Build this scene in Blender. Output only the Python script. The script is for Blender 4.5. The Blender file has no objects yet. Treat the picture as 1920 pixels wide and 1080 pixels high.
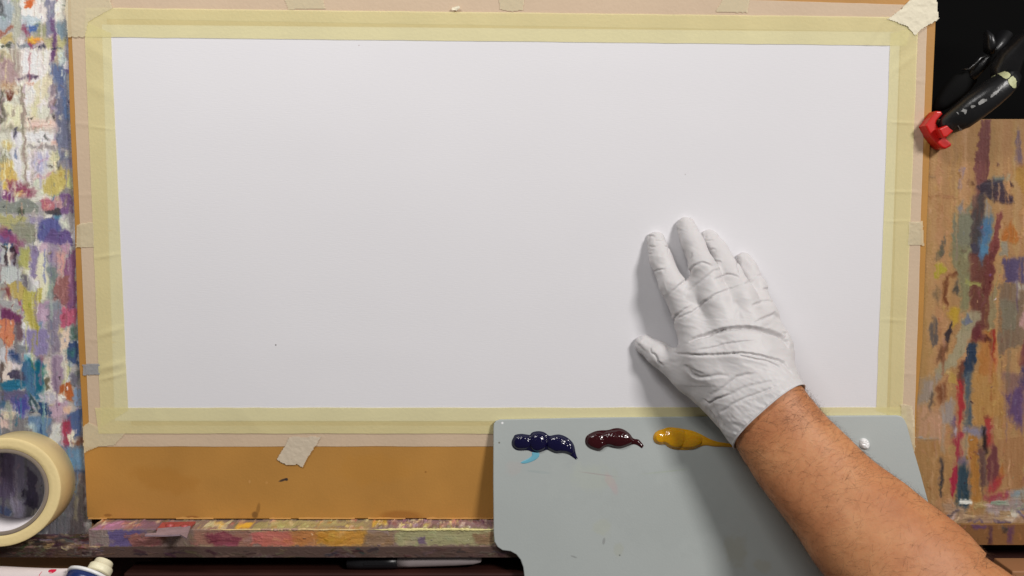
import bpy, bmesh, math, random
import numpy as np
from mathutils import Vector, Matrix
random.seed(7); rng = np.random.default_rng(7)
SC = bpy.context.scene
COL = SC.collection

# ------------------------------------------------------------------ camera
MMPX = 0.42e-3                 # metres per photograph pixel on the board plane
FOV = math.radians(62)
FPX = 960/math.tan(FOV/2)      # focal length in photograph pixels
DIST = FPX*MMPX
PITCH = math.radians(5)
CAM = Vector((0, -DIST*math.cos(PITCH), DIST*math.sin(PITCH)))
cd = bpy.data.cameras.new('camera'); cam = bpy.data.objects.new('camera', cd); COL.objects.link(cam)
cam.location = CAM; cam.rotation_euler = (math.pi/2-PITCH, 0, 0)
cd.sensor_width = 36; cd.lens = 18/math.tan(FOV/2); cd.clip_start = 0.01; cd.clip_end = 50
cd.dof.use_dof = True; cd.dof.focus_distance = DIST-0.015; cd.dof.aperture_fstop = 9.0
SC.camera = cam
# ------------------------------------------------------------------ light (room at night: lamps above the easel)
w = bpy.data.worlds.new("World"); SC.world = w; w.use_nodes = True
w.node_tree.nodes['Background'].inputs[0].default_value = (1.0, 0.96, 0.93, 1)
w.node_tree.nodes['Background'].inputs[1].default_value = 0.10
def area(name, loc, target, size, power, color):
    l = bpy.data.lights.new(name, 'AREA'); l.shape = 'RECTANGLE'; l.size = size[0]; l.size_y = size[1]
    l.energy = power; l.color = color
    o = bpy.data.objects.new(name, l); COL.objects.link(o); o.location = loc
    o.rotation_euler = (Vector(target)-Vector(loc)).to_track_quat('-Z', 'Y').to_euler()
    return o
area('key_lamp', (1.40, -1.72, 1.16), (0.0, 0, 0.0), (0.46, 0.34), 39.5, (1.0, 0.965, 0.94))
area('fill_lamp', (-0.34, -0.66, 0.78), (-0.20, 0, 0.02), (0.50, 0.10), 4.9, (1.0, 0.975, 0.955))
SC.view_settings.view_transform = 'Standard'; SC.view_settings.look = 'None'
SC.view_settings.exposure = 0.0; SC.view_settings.gamma = 1.0
SC.cycles.max_bounces = 8

# ------------------------------------------------------------------ helpers
RX = Vector((1,0,0)); RD = Vector((0, math.cos(PITCH), -math.sin(PITCH))); RU = Vector((0, math.sin(PITCH), math.cos(PITCH)))
def ray(px, py): return RD*FPX + RX*(px-960) + RU*(540-py)
def W(px, py, h):
    """point seen at pixel (px,py), h millimetres in front of the easel plane"""
    r = ray(px, py); t = (-h/1000-CAM.y)/r.y
    return CAM + r*t
def WZ(px, py, z):
    r = ray(px, py); t = (z-CAM.z)/r.z
    return CAM + r*t
def proj(v):
    """world points (n,3) -> photograph pixels (used to place folds and paint on modelled surfaces)"""
    d = np.asarray(v)-np.array(CAM)
    z = d@np.array(RD)
    return np.stack([960+FPX*(d@np.array(RX))/z, 540-FPX*(d@np.array(RU))/z], 1)
def lin(c): 
    c = np.asarray(c, float)/255.0
    return np.where(c <= .04045, c/12.92, ((c+.055)/1.055)**2.4)
KREF = 1.22
def C(r, g, b, k=KREF):
    l = np.clip(lin((r,g,b))*k, 0, .9); return (float(l[0]), float(l[1]), float(l[2]), 1)

def mat(name, color=(.5,.5,.5,1), rough=.5, spec=.5, bump=0, bscale=200, bstretch=(1,1,1), var=0, vscale=20, metal=0, coat=0, sss=0, alpha=1, attr=None, detail=4):
    m = bpy.data.materials.new(name); m.use_nodes = True; nt = m.node_tree; N = nt.nodes; L = nt.links
    b = N['Principled BSDF']
    b.inputs['Roughness'].default_value = rough; b.inputs['Specular IOR Level'].default_value = spec
    b.inputs['Metallic'].default_value = metal; b.inputs['Coat Weight'].default_value = coat
    b.inputs['Coat Roughness'].default_value = .1
    b.inputs['Alpha'].default_value = alpha
    tc = N.new('ShaderNodeTexCoord')
    if attr:
        a = N.new('ShaderNodeAttribute'); a.attribute_name = attr; csock = a.outputs['Color']
    else:
        r = N.new('ShaderNodeRGB'); r.outputs[0].default_value = color; csock = r.outputs[0]
    if var:
        n = N.new('ShaderNodeTexNoise'); n.inputs['Scale'].default_value = vscale; n.inputs['Detail'].default_value = 5
        L.new(tc.outputs['Object'], n.inputs['Vector'])
        mr = N.new('ShaderNodeMapRange'); mr.inputs[1].default_value = .3; mr.inputs[2].default_value = .7
        mr.inputs[3].default_value = 1-var; mr.inputs[4].default_value = 1+var*.5
        L.new(n.outputs[0], mr.inputs[0])
        mx = N.new('ShaderNodeVectorMath'); mx.operation = 'MULTIPLY'
        L.new(csock, mx.inputs[0]); L.new(mr.outputs[0], mx.inputs[1]); csock = mx.outputs[0]
    L.new(csock, b.inputs['Base Color'])
    if sss:
        b.inputs['Subsurface Weight'].default_value = sss; b.inputs['Subsurface Radius'].default_value = (1,.35,.2); b.inputs['Subsurface Scale'].default_value = .004
    if bump:
        mp = N.new('ShaderNodeMapping'); mp.inputs['Scale'].default_value = bstretch
        L.new(tc.outputs['Object'], mp.inputs[0])
        n = N.new('ShaderNodeTexNoise'); n.inputs['Scale'].default_value = bscale; n.inputs['Detail'].default_value = detail
        L.new(mp.outputs[0], n.inputs['Vector'])
        bp = N.new('ShaderNodeBump'); bp.inputs['Strength'].default_value = bump; bp.inputs['Distance'].default_value = .001
        L.new(n.outputs[0], bp.inputs['Height']); L.new(bp.outputs[0], b.inputs['Normal'])
    m['csock'] = 1
    return m
def stains_and_glints(m, items):
    """worn marks of their own colour, and a glint painted on the palette: (world centre, rx, rz metres, angle, rgb, strength, raggedness)"""
    nt = m.node_tree; N = nt.nodes; L = nt.links; b = N['Principled BSDF']
    src = b.inputs['Base Color'].links[0].from_socket
    geo = N.new('ShaderNodeTexCoord')
    nz = N.new('ShaderNodeTexNoise'); nz.inputs['Scale'].default_value = 120; nz.inputs['Detail'].default_value = 4
    L.new(geo.outputs['Object'], nz.inputs['Vector'])
    for c, rx, rz, ang, col, st, rag in items:
        mp = N.new('ShaderNodeMapping'); mp.vector_type = 'TEXTURE'
        mp.inputs['Location'].default_value = c; mp.inputs['Rotation'].default_value = (0, ang, 0); mp.inputs['Scale'].default_value = (rx, .5, rz)
        L.new(geo.outputs['Object'], mp.inputs[0])
        ln = N.new('ShaderNodeVectorMath'); ln.operation = 'LENGTH'; L.new(mp.outputs[0], ln.inputs[0])
        ma = N.new('ShaderNodeMath'); ma.operation = 'MULTIPLY_ADD'; L.new(nz.outputs[0], ma.inputs[0]); ma.inputs[1].default_value = rag*2; 
        sb = N.new('ShaderNodeMath'); sb.operation = 'SUBTRACT'; L.new(ln.outputs['Value'], sb.inputs[0]); sb.inputs[1].default_value = rag
        L.new(sb.outputs[0], ma.inputs[2])
        mr = N.new('ShaderNodeMapRange'); mr.interpolation_type = 'SMOOTHSTEP'; mr.inputs[1].default_value = .55; mr.inputs[2].default_value = 1.1
        mr.inputs[3].default_value = st; mr.inputs[4].default_value = 0; L.new(ma.outputs[0], mr.inputs[0])
        mx = N.new('ShaderNodeMix'); mx.data_type = 'RGBA'; L.new(mr.outputs[0], mx.inputs[0]); L.new(src, mx.inputs[6]); mx.inputs[7].default_value = C(*col)
        src = mx.outputs[2]
    L.new(src, b.inputs['Base Color'])

def obj(name, me, m=None, parent=None, **props):
    o = bpy.data.objects.new(name, me); COL.objects.link(o)
    if m is not None: me.materials.append(m)
    if parent is not None: o.parent = parent
    for k, v in props.items(): o[k] = v
    return o
def empty(name, loc=(0,0,0), **props):
    o = bpy.data.objects.new(name, None); COL.objects.link(o); o.empty_display_size = .02; o.location = loc
    for k, v in props.items(): o[k] = v
    return o
def mesh(name, verts, faces, smooth=True):
    me = bpy.data.meshes.new(name); me.from_pydata([tuple(v) for v in verts], [], [tuple(f) for f in faces]); me.update()
    if smooth: me.polygons.foreach_set('use_smooth', [True]*len(me.polygons))
    return me
def npmesh(name, V, F, smooth=True):
    me = bpy.data.meshes.new(name)
    V = np.asarray(V, np.float32); F = np.asarray(F, np.int32)
    me.vertices.add(len(V)); me.vertices.foreach_set('co', V.ravel())
    k = F.shape[1]; me.loops.add(F.size); me.loops.foreach_set('vertex_index', F.ravel())
    me.polygons.add(len(F)); me.polygons.foreach_set('loop_start', np.arange(0, F.size, k, dtype=np.int32))
    me.update(calc_edges=True)
    me.polygons.foreach_set('use_smooth', np.full(len(F), smooth))
    me.validate(); return me
def gridfaces(nu, nv, flip=False):
    i, j = np.meshgrid(np.arange(nu-1), np.arange(nv-1), indexing='ij'); a = (i*nv+j).ravel()
    q = np.stack([a, a+1, a+nv+1, a+nv], 1)
    return q[:, ::-1] if flip else q
def vcol(me, cols, name='paint'):
    a = me.color_attributes.new(name, 'FLOAT_COLOR', 'POINT')
    c = np.ones((len(cols), 4), np.float32); c[:, :3] = cols; a.data.foreach_set('color', c.ravel())
def bmmesh(bm, name, smooth=True):
    me = bpy.data.meshes.new(name); bm.to_mesh(me); bm.free()
    if smooth: me.polygons.foreach_set('use_smooth', [True]*len(me.polygons))
    return me
def box(name, lo, hi, bevel=.001, seg=2):
    bm = bmesh.new(); bmesh.ops.create_cube(bm, size=1)
    for v in bm.verts: v.co = Vector([(lo[i]+hi[i])/2+v.co[i]*(hi[i]-lo[i]) for i in range(3)])
    if bevel: bmesh.ops.bevel(bm, geom=bm.edges[:], offset=bevel, segments=seg, affect='EDGES', profile=.5)
    return bmmesh(bm, name, False)
def slab(name, pts, h0, h1, bevel=.001, seg=3, smooth=True):
    """outline given in photograph pixels at front height h1 (mm); real thickness h1-h0"""
    bm = bmesh.new(); vs = [bm.verts.new(W(x, y, h1)) for x, y in pts]; f = bm.faces.new(vs)
    if f.normal.y > 0 or True:
        bm.normal_update()
        if f.normal.y > 0: bmesh.ops.reverse_faces(bm, faces=[f])
    ex = bmesh.ops.extrude_face_region(bm, geom=[f])
    nv = [g for g in ex['geom'] if isinstance(g, bmesh.types.BMVert)]
    nf = [g for g in ex['geom'] if isinstance(g, bmesh.types.BMFace)]
    for v in nv: v.co.y += (h1-h0)/1000
    bm.normal_update(); bmesh.ops.recalc_face_normals(bm, faces=bm.faces[:])
    if bevel:
        es = [e for e in bm.edges if all(abs(v.co.y-(-h1/1000)) < 1e-7 for v in e.verts)]
        bmesh.ops.bevel(bm, geom=es, offset=bevel, segments=seg, affect='EDGES', profile=.5)
    bmesh.ops.triangulate(bm, faces=[f for f in bm.faces if len(f.verts) > 4])
    return bmmesh(bm, name, False)
# noise
def _hash(ix, iy, iz, seed):
    n = (ix*374761393+iy*668265263+iz*2147483647+seed*1274126177) & 0xffffffff
    n = ((n ^ (n >> 13))*1274126177) & 0xffffffff
    return ((n ^ (n >> 16)) & 0xffff)/65535.0
def vnoise(x, y, z=None, seed=0):
    x = np.asarray(x, float); y = np.asarray(y, float); z = np.zeros_like(x) if z is None else np.asarray(z, float)
    xi = np.floor(x).astype(np.int64); yi = np.floor(y).astype(np.int64); zi = np.floor(z).astype(np.int64)
    fx = x-xi; fy = y-yi; fz = z-zi
    fx = fx*fx*(3-2*fx); fy = fy*fy*(3-2*fy); fz = fz*fz*(3-2*fz); r = 0
    for a in (0, 1):
        for b in (0, 1):
            for c in (0, 1):
                r = r+_hash(xi+a, yi+b, zi+c, seed)*(fx if a else 1-fx)*(fy if b else 1-fy)*(fz if c else 1-fz)
    return r*2-1
def fbm(x, y, z=None, seed=0, o=3):
    r = 0; a = .5
    for k in range(o):
        s = 2**k; r = r+a*vnoise(np.asarray(x)*s, np.asarray(y)*s, None if z is None else np.asarray(z)*s, seed+k); a *= .5
    return r
def inpoly(X, Y, P):
    c = np.zeros(X.shape, bool); n = len(P); j = n-1
    for i in range(n):
        xi, yi = P[i]; xj, yj = P[j]
        m = ((yi > Y) != (yj > Y))
        if yi != yj: c ^= m & (X < (xj-xi)*(Y-yi)/(yj-yi)+xi)
        j = i
    return c
def segdist(X, Y, P, closed=True):
    d = np.full(X.shape, 1e9); n = len(P)
    for i in range(n if closed else n-1):
        x0, y0 = P[i]; x1, y1 = P[(i+1) % n]; dx, dy = x1-x0, y1-y0; L2 = dx*dx+dy*dy+1e-12
        t = np.clip(((X-x0)*dx+(Y-y0)*dy)/L2, 0, 1); d = np.minimum(d, np.hypot(X-x0-t*dx, Y-y0-t*dy))
    return d
def smooth_poly(P, it=2):
    for _ in range(it):
        Q = []
        for i in range(len(P)):
            a = P[i]; b = P[(i+1) % len(P)]
            Q += [(a[0]*.75+b[0]*.25, a[1]*.75+b[1]*.25), (a[0]*.25+b[0]*.75, a[1]*.25+b[1]*.75)]
        P = Q
    return P

class Canvas:
    """the paint on a board: colour and relief per point, laid down stroke by stroke"""
    def __init__(s, x0, x1, y0, y1, base, step=1.0):
        s.xs = np.arange(x0, x1+.01, step); s.ys = np.arange(y0, y1+.01, step)
        s.X, s.Y = np.meshgrid(s.xs, s.ys, indexing='ij')
        s.c = np.ones(s.X.shape+(3,))*np.array(base, float); s.h = np.zeros(s.X.shape); s.step = step
        s.w1 = fbm(s.X/9, s.Y/9, seed=3); s.w2 = fbm(s.X/9, s.Y/9, seed=11); s.n = 0
        s.w3 = vnoise(s.X/2.3, s.Y/2.3, seed=21)
    def stroke(s, P, rgb, rag=4., alpha=1., vert=None, relief=1.):
        s.n += 1; P = np.array(P, float); x0, y0 = P.min(0)-rag-3; x1, y1 = P.max(0)+rag+3
        i0, i1 = np.searchsorted(s.xs, (x0, x1)); j0, j1 = np.searchsorted(s.ys, (y0, y1))
        if i1 <= i0 or j1 <= j0: return
        sl = (slice(i0, i1), slice(j0, j1)); X = s.X[sl]; Y = s.Y[sl]
        wd = P.max(0)-P.min(0); r = min(rag, .3*min(wd)+.5)
        Xw = X+s.w1[sl]*r*2+s.w3[sl]*r*.35; Yw = Y+s.w2[sl]*r*2
        ins = inpoly(Xw, Yw, P); d = segdist(Xw, Yw, P)
        if vert is None: vert = wd[1] > wd[0]*.8
        u, v = (X, Y) if vert else (Y, X)
        st = vnoise(u/1.7+s.n*7.3, v/22, seed=s.n)*.6+vnoise(u/4.1, v/45, seed=s.n+50)*.5
        sf = float(rng.choice([1.2, 2., 3.5, 6.], p=[.3,.3,.25,.15])); sf = min(sf, .35*min(wd)+.6)
        edge = d*np.where(ins, 1, -1)+s.w3[sl]*sf*.5+st*sf*.5
        cover = np.clip(.5+edge/(2*sf), 0, 1)
        gap = np.clip((st+.95)*2.2, 0, 1); gap = np.where(d > 6, np.maximum(gap, .75), gap)
        a = (cover*gap*alpha)[..., None]
        j = rng.uniform(-6, 6, 3)
        colr = np.array(rgb, float)+j+st[..., None]*11
        s.c[sl] = s.c[sl]*(1-a)+colr*a
        s.h[sl] = s.h[sl]*(1-a[..., 0]*.7)+a[..., 0]*relief*(.25+st*.28+.25*np.exp(-(d/1.8)**2))
    def zoomed(s, sc, ox, oy, items, **k):
        for P, rgb in items: s.stroke([(ox+x/sc, oy+y/sc) for x, y in P], rgb, **k)
    def dabs(s, n, box, size=(3, 14), jit=26, palette=None, alpha=.8, relief=1.2, vert=None):
        for _ in range(n):
            x = rng.uniform(box[0], box[2]); y = rng.uniform(box[1], box[3])
            i = min(max(int((x-s.xs[0])/s.step), 0), len(s.xs)-1); j = min(max(int((y-s.ys[0])/s.step), 0), len(s.ys)-1)
            base = s.c[i, j].copy() if palette is None or rng.random() < .55 else np.array(palette[rng.integers(len(palette))], float)
            l = rng.uniform(*size); wd = l*rng.uniform(.15, .45); a = rng.normal(math.pi/2 if (vert is None or vert) else 0, .45)
            dx, dy = math.cos(a)*l/2, math.sin(a)*l/2; nx, ny = -math.sin(a)*wd/2, math.cos(a)*wd/2
            s.stroke([(x-dx-nx, y-dy-ny), (x+dx-nx*.6, y+dy-ny*.6), (x+dx+nx, y+dy+ny), (x-dx+nx*.7, y-dy+ny*.7)], base+rng.normal(0, jit)+rng.normal(0, jit*.35, 3), rag=2, alpha=alpha, relief=relief)
    def blend(s, amt=.5, seed=0):
        """wet paint dragged into its neighbours, mostly up and down"""
        dy = (3*fbm(s.X/9, s.Y/26, seed=seed+1)+.8*vnoise(s.X/3, s.Y/9, seed=seed+2)); dx = 2.2*fbm(s.X/13, s.Y/17, seed=seed+3)+.6*vnoise(s.X/4, s.Y/6, seed=seed+7)
        i = np.clip(((s.X+dx-s.xs[0])/s.step).round().astype(int), 0, len(s.xs)-1); j = np.clip(((s.Y+dy-s.ys[0])/s.step).round().astype(int), 0, len(s.ys)-1)
        c = s.c[i, j]; b = c.copy()
        for ax_, r in ((1, 4), (0, 1)):
            a = b.copy()
            for k in range(1, r+1): a += np.roll(b, k, ax_)+np.roll(b, -k, ax_)
            b = a/(2*r+1)
        m = np.clip(.5+1.1*fbm(s.X/17, s.Y/24, seed=seed+5), 0, 1)[..., None]*amt
        s.c = c*(1-m)+b*m
    def mute(s, k, white=0):
        g = s.c.mean(-1, keepdims=True); s.c = g+(s.c-g)*k; s.c += white*np.clip((g-120)/100, 0, 1)
    def sheet(s, name, hbase, amp, k=KREF, where=None):
        """the painted face at height hbase mm with relief amp mm"""
        hh = hbase+s.h*amp
        if where is None:
            rx = s.X-960; ry = 540-s.Y
            dx = RD.x*FPX+RX.x*rx+RU.x*ry; dy = RD.y*FPX+RX.y*rx+RU.y*ry; dz = RD.z*FPX+RX.z*rx+RU.z*ry
            t = (-hbase/1000-CAM.y)/dy
            V = np.stack([CAM.x+dx*t, np.full_like(t, 0)-hh/1000, CAM.z+dz*t], -1)
        else: V = where(s.X, s.Y, s.h*amp)
        me = npmesh(name, V.reshape(-1, 3), gridfaces(*s.X.shape, flip=True))
        vcol(me, np.clip(lin(np.clip(s.c, 4, 245))*k, 0, .9).reshape(-1, 3)); return me
# ------------------------------------------------------------------ strokes seen on the easel boards
LZ2 = [([(0,0),(200,0),(210,120),(120,230),(0,330)],(150,160,175)),([(0,20),(40,40),(40,130),(0,140)],(85,85,85)),([(130,0),(200,0),(230,300),(150,480),(120,300)],(175,168,158)),
([(200,0),(460,0),(470,200),(440,250),(280,240),(210,130)],(218,208,202)),([(235,60),(280,0),(350,0),(300,80),(240,95)],(210,100,45)),([(0,330),(130,230),(145,270),(0,380)],(170,110,88)),
([(210,130),(360,190),(440,250),(270,260),(220,240)],(180,190,205)),([(280,260),(370,260),(365,325),(300,320)],(60,95,170)),([(0,380),(130,340),(160,440),(0,430)],(195,170,105)),
([(270,390),(440,370),(440,420),(330,430)],(225,140,50)),([(290,390),(335,370),(340,410),(300,420)],(228,198,50)),([(370,260),(480,250),(480,370),(380,360)],(150,150,110)),
([(440,380),(670,380),(660,500),(470,490)],(185,175,120)),([(0,450),(120,450),(100,500),(0,500)],(90,90,85)),([(180,440),(300,450),(310,495),(200,490)],(115,122,130)),([(345,480),(450,455),(440,495),(345,497)],(35,35,52)),
([(460,0),(560,0),(560,240),(570,360),(480,370),(470,150)],(130,125,150)),([(560,60),(600,0),(660,0),(650,160),(600,240),(550,220)],(218,210,205)),([(560,240),(660,200),(670,370),(570,370)],(120,138,158)),
([(530,180),(560,200),(580,500),(585,620),(500,640),(530,450)],(102,75,110)),([(520,485),(630,490),(630,500),(520,502)],(45,35,68)),([(90,500),(210,500),(240,760),(200,830),(110,700)],(165,150,132)),
([(210,500),(500,500),(490,820),(470,1080),(230,1080),(215,800)],(222,213,204)),([(590,510),(670,510),(660,660),(590,670)],(190,200,200)),([(0,500),(120,560),(130,620),(0,640)],(195,180,138)),
([(0,560),(120,620),(200,760),(190,850),(0,860)],(170,148,143)),([(175,780),(240,755),(370,755),(390,790),(190,795)],(108,86,108)),([(0,850),(150,840),(170,930),(60,920),(0,900)],(195,150,105)),
([(60,920),(150,940),(140,1020),(80,1020)],(112,46,42)),([(0,920),(40,920),(45,1080),(0,1080)],(100,85,75)),([(240,830),(350,840),(350,865),(250,850)],(200,138,112)),
([(360,850),(500,700),(540,860),(470,1000),(400,1080),(360,1080)],(208,202,162)),([(200,860),(250,870),(250,1080),(210,1080)],(150,135,120)),([(500,640),(590,640),(680,760),(690,1080),(580,1080),(560,860),(510,740)],(96,102,142)),([(500,860),(570,860),(600,1080),(500,1080)],(140,125,135))]
LZ3 = [([(500,0),(640,0),(650,620),(560,600),(520,460),(510,250),(460,100)],(108,106,136)),([(590,0),(640,0),(640,200),(600,200)],(82,104,152)),([(460,0),(500,0),(510,180),(470,170)],(165,140,140)),
([(190,0),(230,0),(240,300),(260,860),(230,860),(225,600),(205,300)],(158,142,122)),([(40,80),(190,80),(200,300),(40,310)],(218,212,180)),([(0,100),(45,100),(45,240),(0,250)],(88,78,72)),
([(330,0),(370,0),(350,100),(330,300),(250,310),(250,200)],(212,202,165)),([(250,200),(390,230),(520,200),(520,300),(380,310),(250,310)],(218,192,170)),([(260,285),(400,262),(400,300),(270,305)],(208,158,142)),
([(265,205),(312,207),(312,217),(265,215)],(45,45,45)),([(485,200),(510,195),(515,215),(490,215)],(55,50,55)),([(0,300),(240,290),(500,320),(500,335),(200,325),(0,320)],(150,145,122)),
([(90,330),(195,325),(190,470),(120,450)],(216,216,226)),([(120,300),(155,290),(150,400),(130,400)],(82,72,94)),([(240,330),(490,330),(510,440),(330,450),(250,420)],(225,221,217)),
([(410,380),(430,355),(460,400),(440,420)],(100,100,100)),([(340,400),(365,420),(355,425)],(110,110,110)),([(460,420),(520,400),(520,450),(480,450)],(218,165,152)),([(260,450),(540,460),(640,480),(640,500),(500,500),(370,480),(270,480)],(148,143,138)),
([(260,500),(440,490),(450,560),(300,800),(270,850)],(218,210,206)),([(300,600),(360,520),(430,515),(450,640),(400,720),(330,730)],(168,170,202)),([(335,580),(440,570),(440,590),(370,600),(350,650)],(192,138,170)),
([(355,690),(385,610),(400,620),(380,690)],(218,208,228)),([(450,500),(550,520),(530,700),(480,700)],(212,196,148)),([(440,640),(480,640),(480,665),(445,665)],(76,76,66)),([(530,600),(555,600),(555,690),(525,690)],(86,86,82)),
([(300,745),(450,710),(500,680),(500,710),(400,760),(310,770)],(198,148,148)),([(370,800),(500,700),(560,660),(640,680),(630,840),(520,930),(400,900)],(192,170,95)),([(560,860),(660,840),(660,920),(560,930)],(130,125,120)),
([(40,400),(110,440),(110,520),(40,500)],(204,182,105)),([(100,490),(200,480),(200,700),(230,800),(100,760)],(218,212,206)),([(145,500),(170,500),(165,590),(145,590)],(128,140,168)),([(10,510),(90,510),(80,640),(20,620)],(112,102,82)),
([(0,610),(100,600),(180,760),(180,800),(60,800),(0,760)],(214,182,88)),([(70,770),(200,800),(330,880),(330,910),(250,960),(130,900),(80,850)],(150,74,92)),([(0,830),(80,870),(170,930),(130,970),(0,930)],(125,60,114)),
([(20,800),(80,810),(75,860),(20,850)],(218,186,84)),([(150,900),(220,880),(230,910),(160,920)],(218,182,95)),([(0,940),(150,980),(250,930),(340,1000),(360,1080),(0,1080)],(128,135,130)),
([(370,960),(480,950),(500,1030),(390,1040)],(194,106,118)),([(500,950),(560,920),(560,1040),(510,1030)],(192,140,150)),([(290,930),(400,920),(440,905),(440,925),(380,960),(300,960)],(208,202,190)),([(560,910),(660,910),(670,1080),(560,1080)],(122,84,135))]
LZ4 = [([(390,0),(500,0),(500,70),(400,70)],(188,102,114)),([(420,70),(560,50),(570,110),(430,120)],(70,66,72)),([(160,60),(230,55),(230,110),(170,110)],(76,82,72)),
([(0,110),(240,120),(250,200),(200,300),(100,250),(0,240)],(178,166,112)),([(100,180),(300,180),(380,320),(240,360),(150,300)],(145,140,122)),([(280,130),(400,130),(400,200),(300,200)],(150,135,162)),
([(370,160),(550,150),(580,240),(400,380),(340,330)],(90,96,148)),([(410,118),(490,122),(480,150),(415,150)],(222,212,195)),([(550,130),(620,150),(620,240),(580,230)],(208,202,190)),([(460,250),(670,260),(670,380),(400,380)],(98,76,136)),
([(0,240),(60,250),(220,350),(200,400),(120,380),(0,350)],(142,70,108)),([(0,290),(80,330),(80,350),(0,350)],(108,88,152)),([(0,360),(40,360),(60,560),(0,560)],(170,180,180)),([(65,360),(100,380),(100,580),(75,570)],(218,208,196)),([(35,400),(60,400),(75,580),(55,580)],(65,55,56)),
([(110,410),(140,410),(155,580),(135,585)],(65,44,45)),([(170,420),(280,390),(270,600),(200,600)],(166,166,90)),([(280,380),(360,380),(350,700),(280,680)],(138,122,156)),([(350,380),(440,375),(440,480),(360,480)],(192,160,176)),
([(360,460),(430,450),(440,880),(390,900),(340,680)],(213,203,176)),([(440,380),(530,380),(540,520),(500,600),(460,560)],(160,138,160)),([(450,600),(530,600),(520,850),(470,880)],(122,128,128)),
([(530,380),(640,380),(640,480),(600,480)],(182,134,150)),([(520,460),(610,450),(600,620),(540,680)],(208,150,132)),([(600,560),(700,400),(700,1080),(640,1080),(560,800)],(134,80,120)),([(520,690),(640,660),(630,900),(560,960),(500,880)],(152,90,92)),
([(560,960),(620,960),(620,1080),(570,1080)],(204,96,106)),([(200,660),(260,700),(240,800),(220,780)],(96,86,98)),([(0,560),(200,600),(200,700),(60,760),(0,760)],(186,192,192)),([(60,740),(180,720),(230,800),(210,900),(120,880),(80,830)],(194,170,92)),
([(25,810),(70,790),(105,850),(90,880)],(142,64,70)),([(210,820),(380,780),(390,880),(330,1080),(240,1080),(210,950)],(184,172,70)),([(0,890),(70,900),(200,950),(180,1010),(0,960)],(165,160,160)),([(0,960),(100,990),(200,1040),(190,1080),(0,1080)],(132,64,104)),
([(330,920),(460,900),(440,1080),(340,1080)],(165,144,166)),([(440,930),(550,900),(560,1080),(450,1080)],(133,134,140))]
LZ5 = [([(0,0),(150,20),(180,80),(170,200),(100,100),(0,80)],(120,54,94)),([(0,80),(110,100),(120,240),(110,300),(30,300),(0,220)],(210,124,84)),([(130,120),(200,100),(200,250),(130,280)],(112,82,98)),
([(210,0),(310,0),(320,200),(280,190),(220,90)],(184,172,70)),([(200,190),(400,160),(400,380),(320,400),(210,330)],(132,128,168)),([(350,0),(390,0),(370,160),(350,160)],(186,165,182)),
([(400,0),(510,0),(510,370),(420,380),(400,200)],(134,127,138)),([(510,0),(560,0),(640,0),(640,140),(520,160)],(184,86,114)),([(520,200),(590,150),(600,250),(510,380)],(213,192,160)),([(600,140),(650,140),(660,260),(610,260)],(86,108,98)),
([(580,280),(660,270),(670,480),(600,430),(550,400)],(54,76,122)),([(560,350),(620,330),(620,390),(560,390)],(54,108,108)),([(10,330),(90,310),(80,440),(10,430)],(182,182,192)),([(80,350),(170,370),(170,440),(100,440)],(45,72,118)),
([(100,310),(240,310),(230,370),(170,380)],(130,130,130)),([(30,430),(100,440),(90,590),(30,600)],(208,197,186)),([(0,440),(30,440),(30,620),(0,620)],(108,80,76)),([(180,430),(280,420),(380,470),(380,600),(320,780),(230,700),(180,560)],(60,108,154)),
([(220,400),(300,430),(385,480),(370,640),(320,760),(290,560)],(6,102,120)),([(340,480),(385,490),(380,600),(345,590)],(76,140,118)),([(80,520),(200,520),(230,590),(170,610),(90,580)],(66,66,84)),([(20,620),(80,595),(220,600),(230,650),(60,690),(25,670)],(24,102,144)),
([(10,680),(230,680),(250,740),(110,800),(20,760)],(98,88,132)),([(100,760),(240,740),(240,850),(190,910),(120,860)],(70,70,150)),([(240,700),(310,790),(330,860),(250,880),(240,800)],(56,76,88)),([(320,780),(410,760),(470,870),(460,900),(370,920),(330,860)],(28,64,118)),
([(250,790),(270,780),(325,860),(310,870)],(152,162,168)),([(380,590),(420,590),(420,660),(370,680)],(98,98,82)),([(390,420),(430,420),(440,580),(400,560)],(208,180,168)),([(330,700),(470,700),(480,780),(400,790),(330,750)],(176,165,187)),
([(440,400),(520,400),(510,700),(440,680)],(150,134,156)),([(500,640),(560,610),(610,620),(610,770),(560,770),(500,700)],(184,86,36)),([(500,705),(550,705),(550,755),(515,755)],(232,226,220)),([(540,610),(590,550),(590,610)],(202,197,197)),
([(590,560),(670,540),(670,660),(620,640)],(108,108,118)),([(620,660),(680,680),(680,820),(630,810)],(112,140,180)),([(420,800),(560,780),(560,900),(500,960),(430,900)],(172,144,166)),([(530,830),(590,820),(600,880),(530,880)],(208,170,148)),
([(560,900),(690,830),(690,1080),(580,1040)],(60,86,138)),([(530,940),(570,940),(560,1080),(530,1080)],(154,44,72)),([(440,960),(520,940),(520,1080),(430,1080)],(182,187,187)),([(570,1020),(640,1020),(640,1080),(570,1080)],(208,198,187)),
([(230,900),(440,920),(400,1080),(330,1080),(230,980)],(86,124,158)),([(230,960),(300,1000),(280,1020),(230,980)],(190,212,202)),([(20,860),(130,870),(120,920),(40,930)],(203,192,160)),([(0,920),(110,950),(100,1010),(0,1010)],(198,176,164))]
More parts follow.
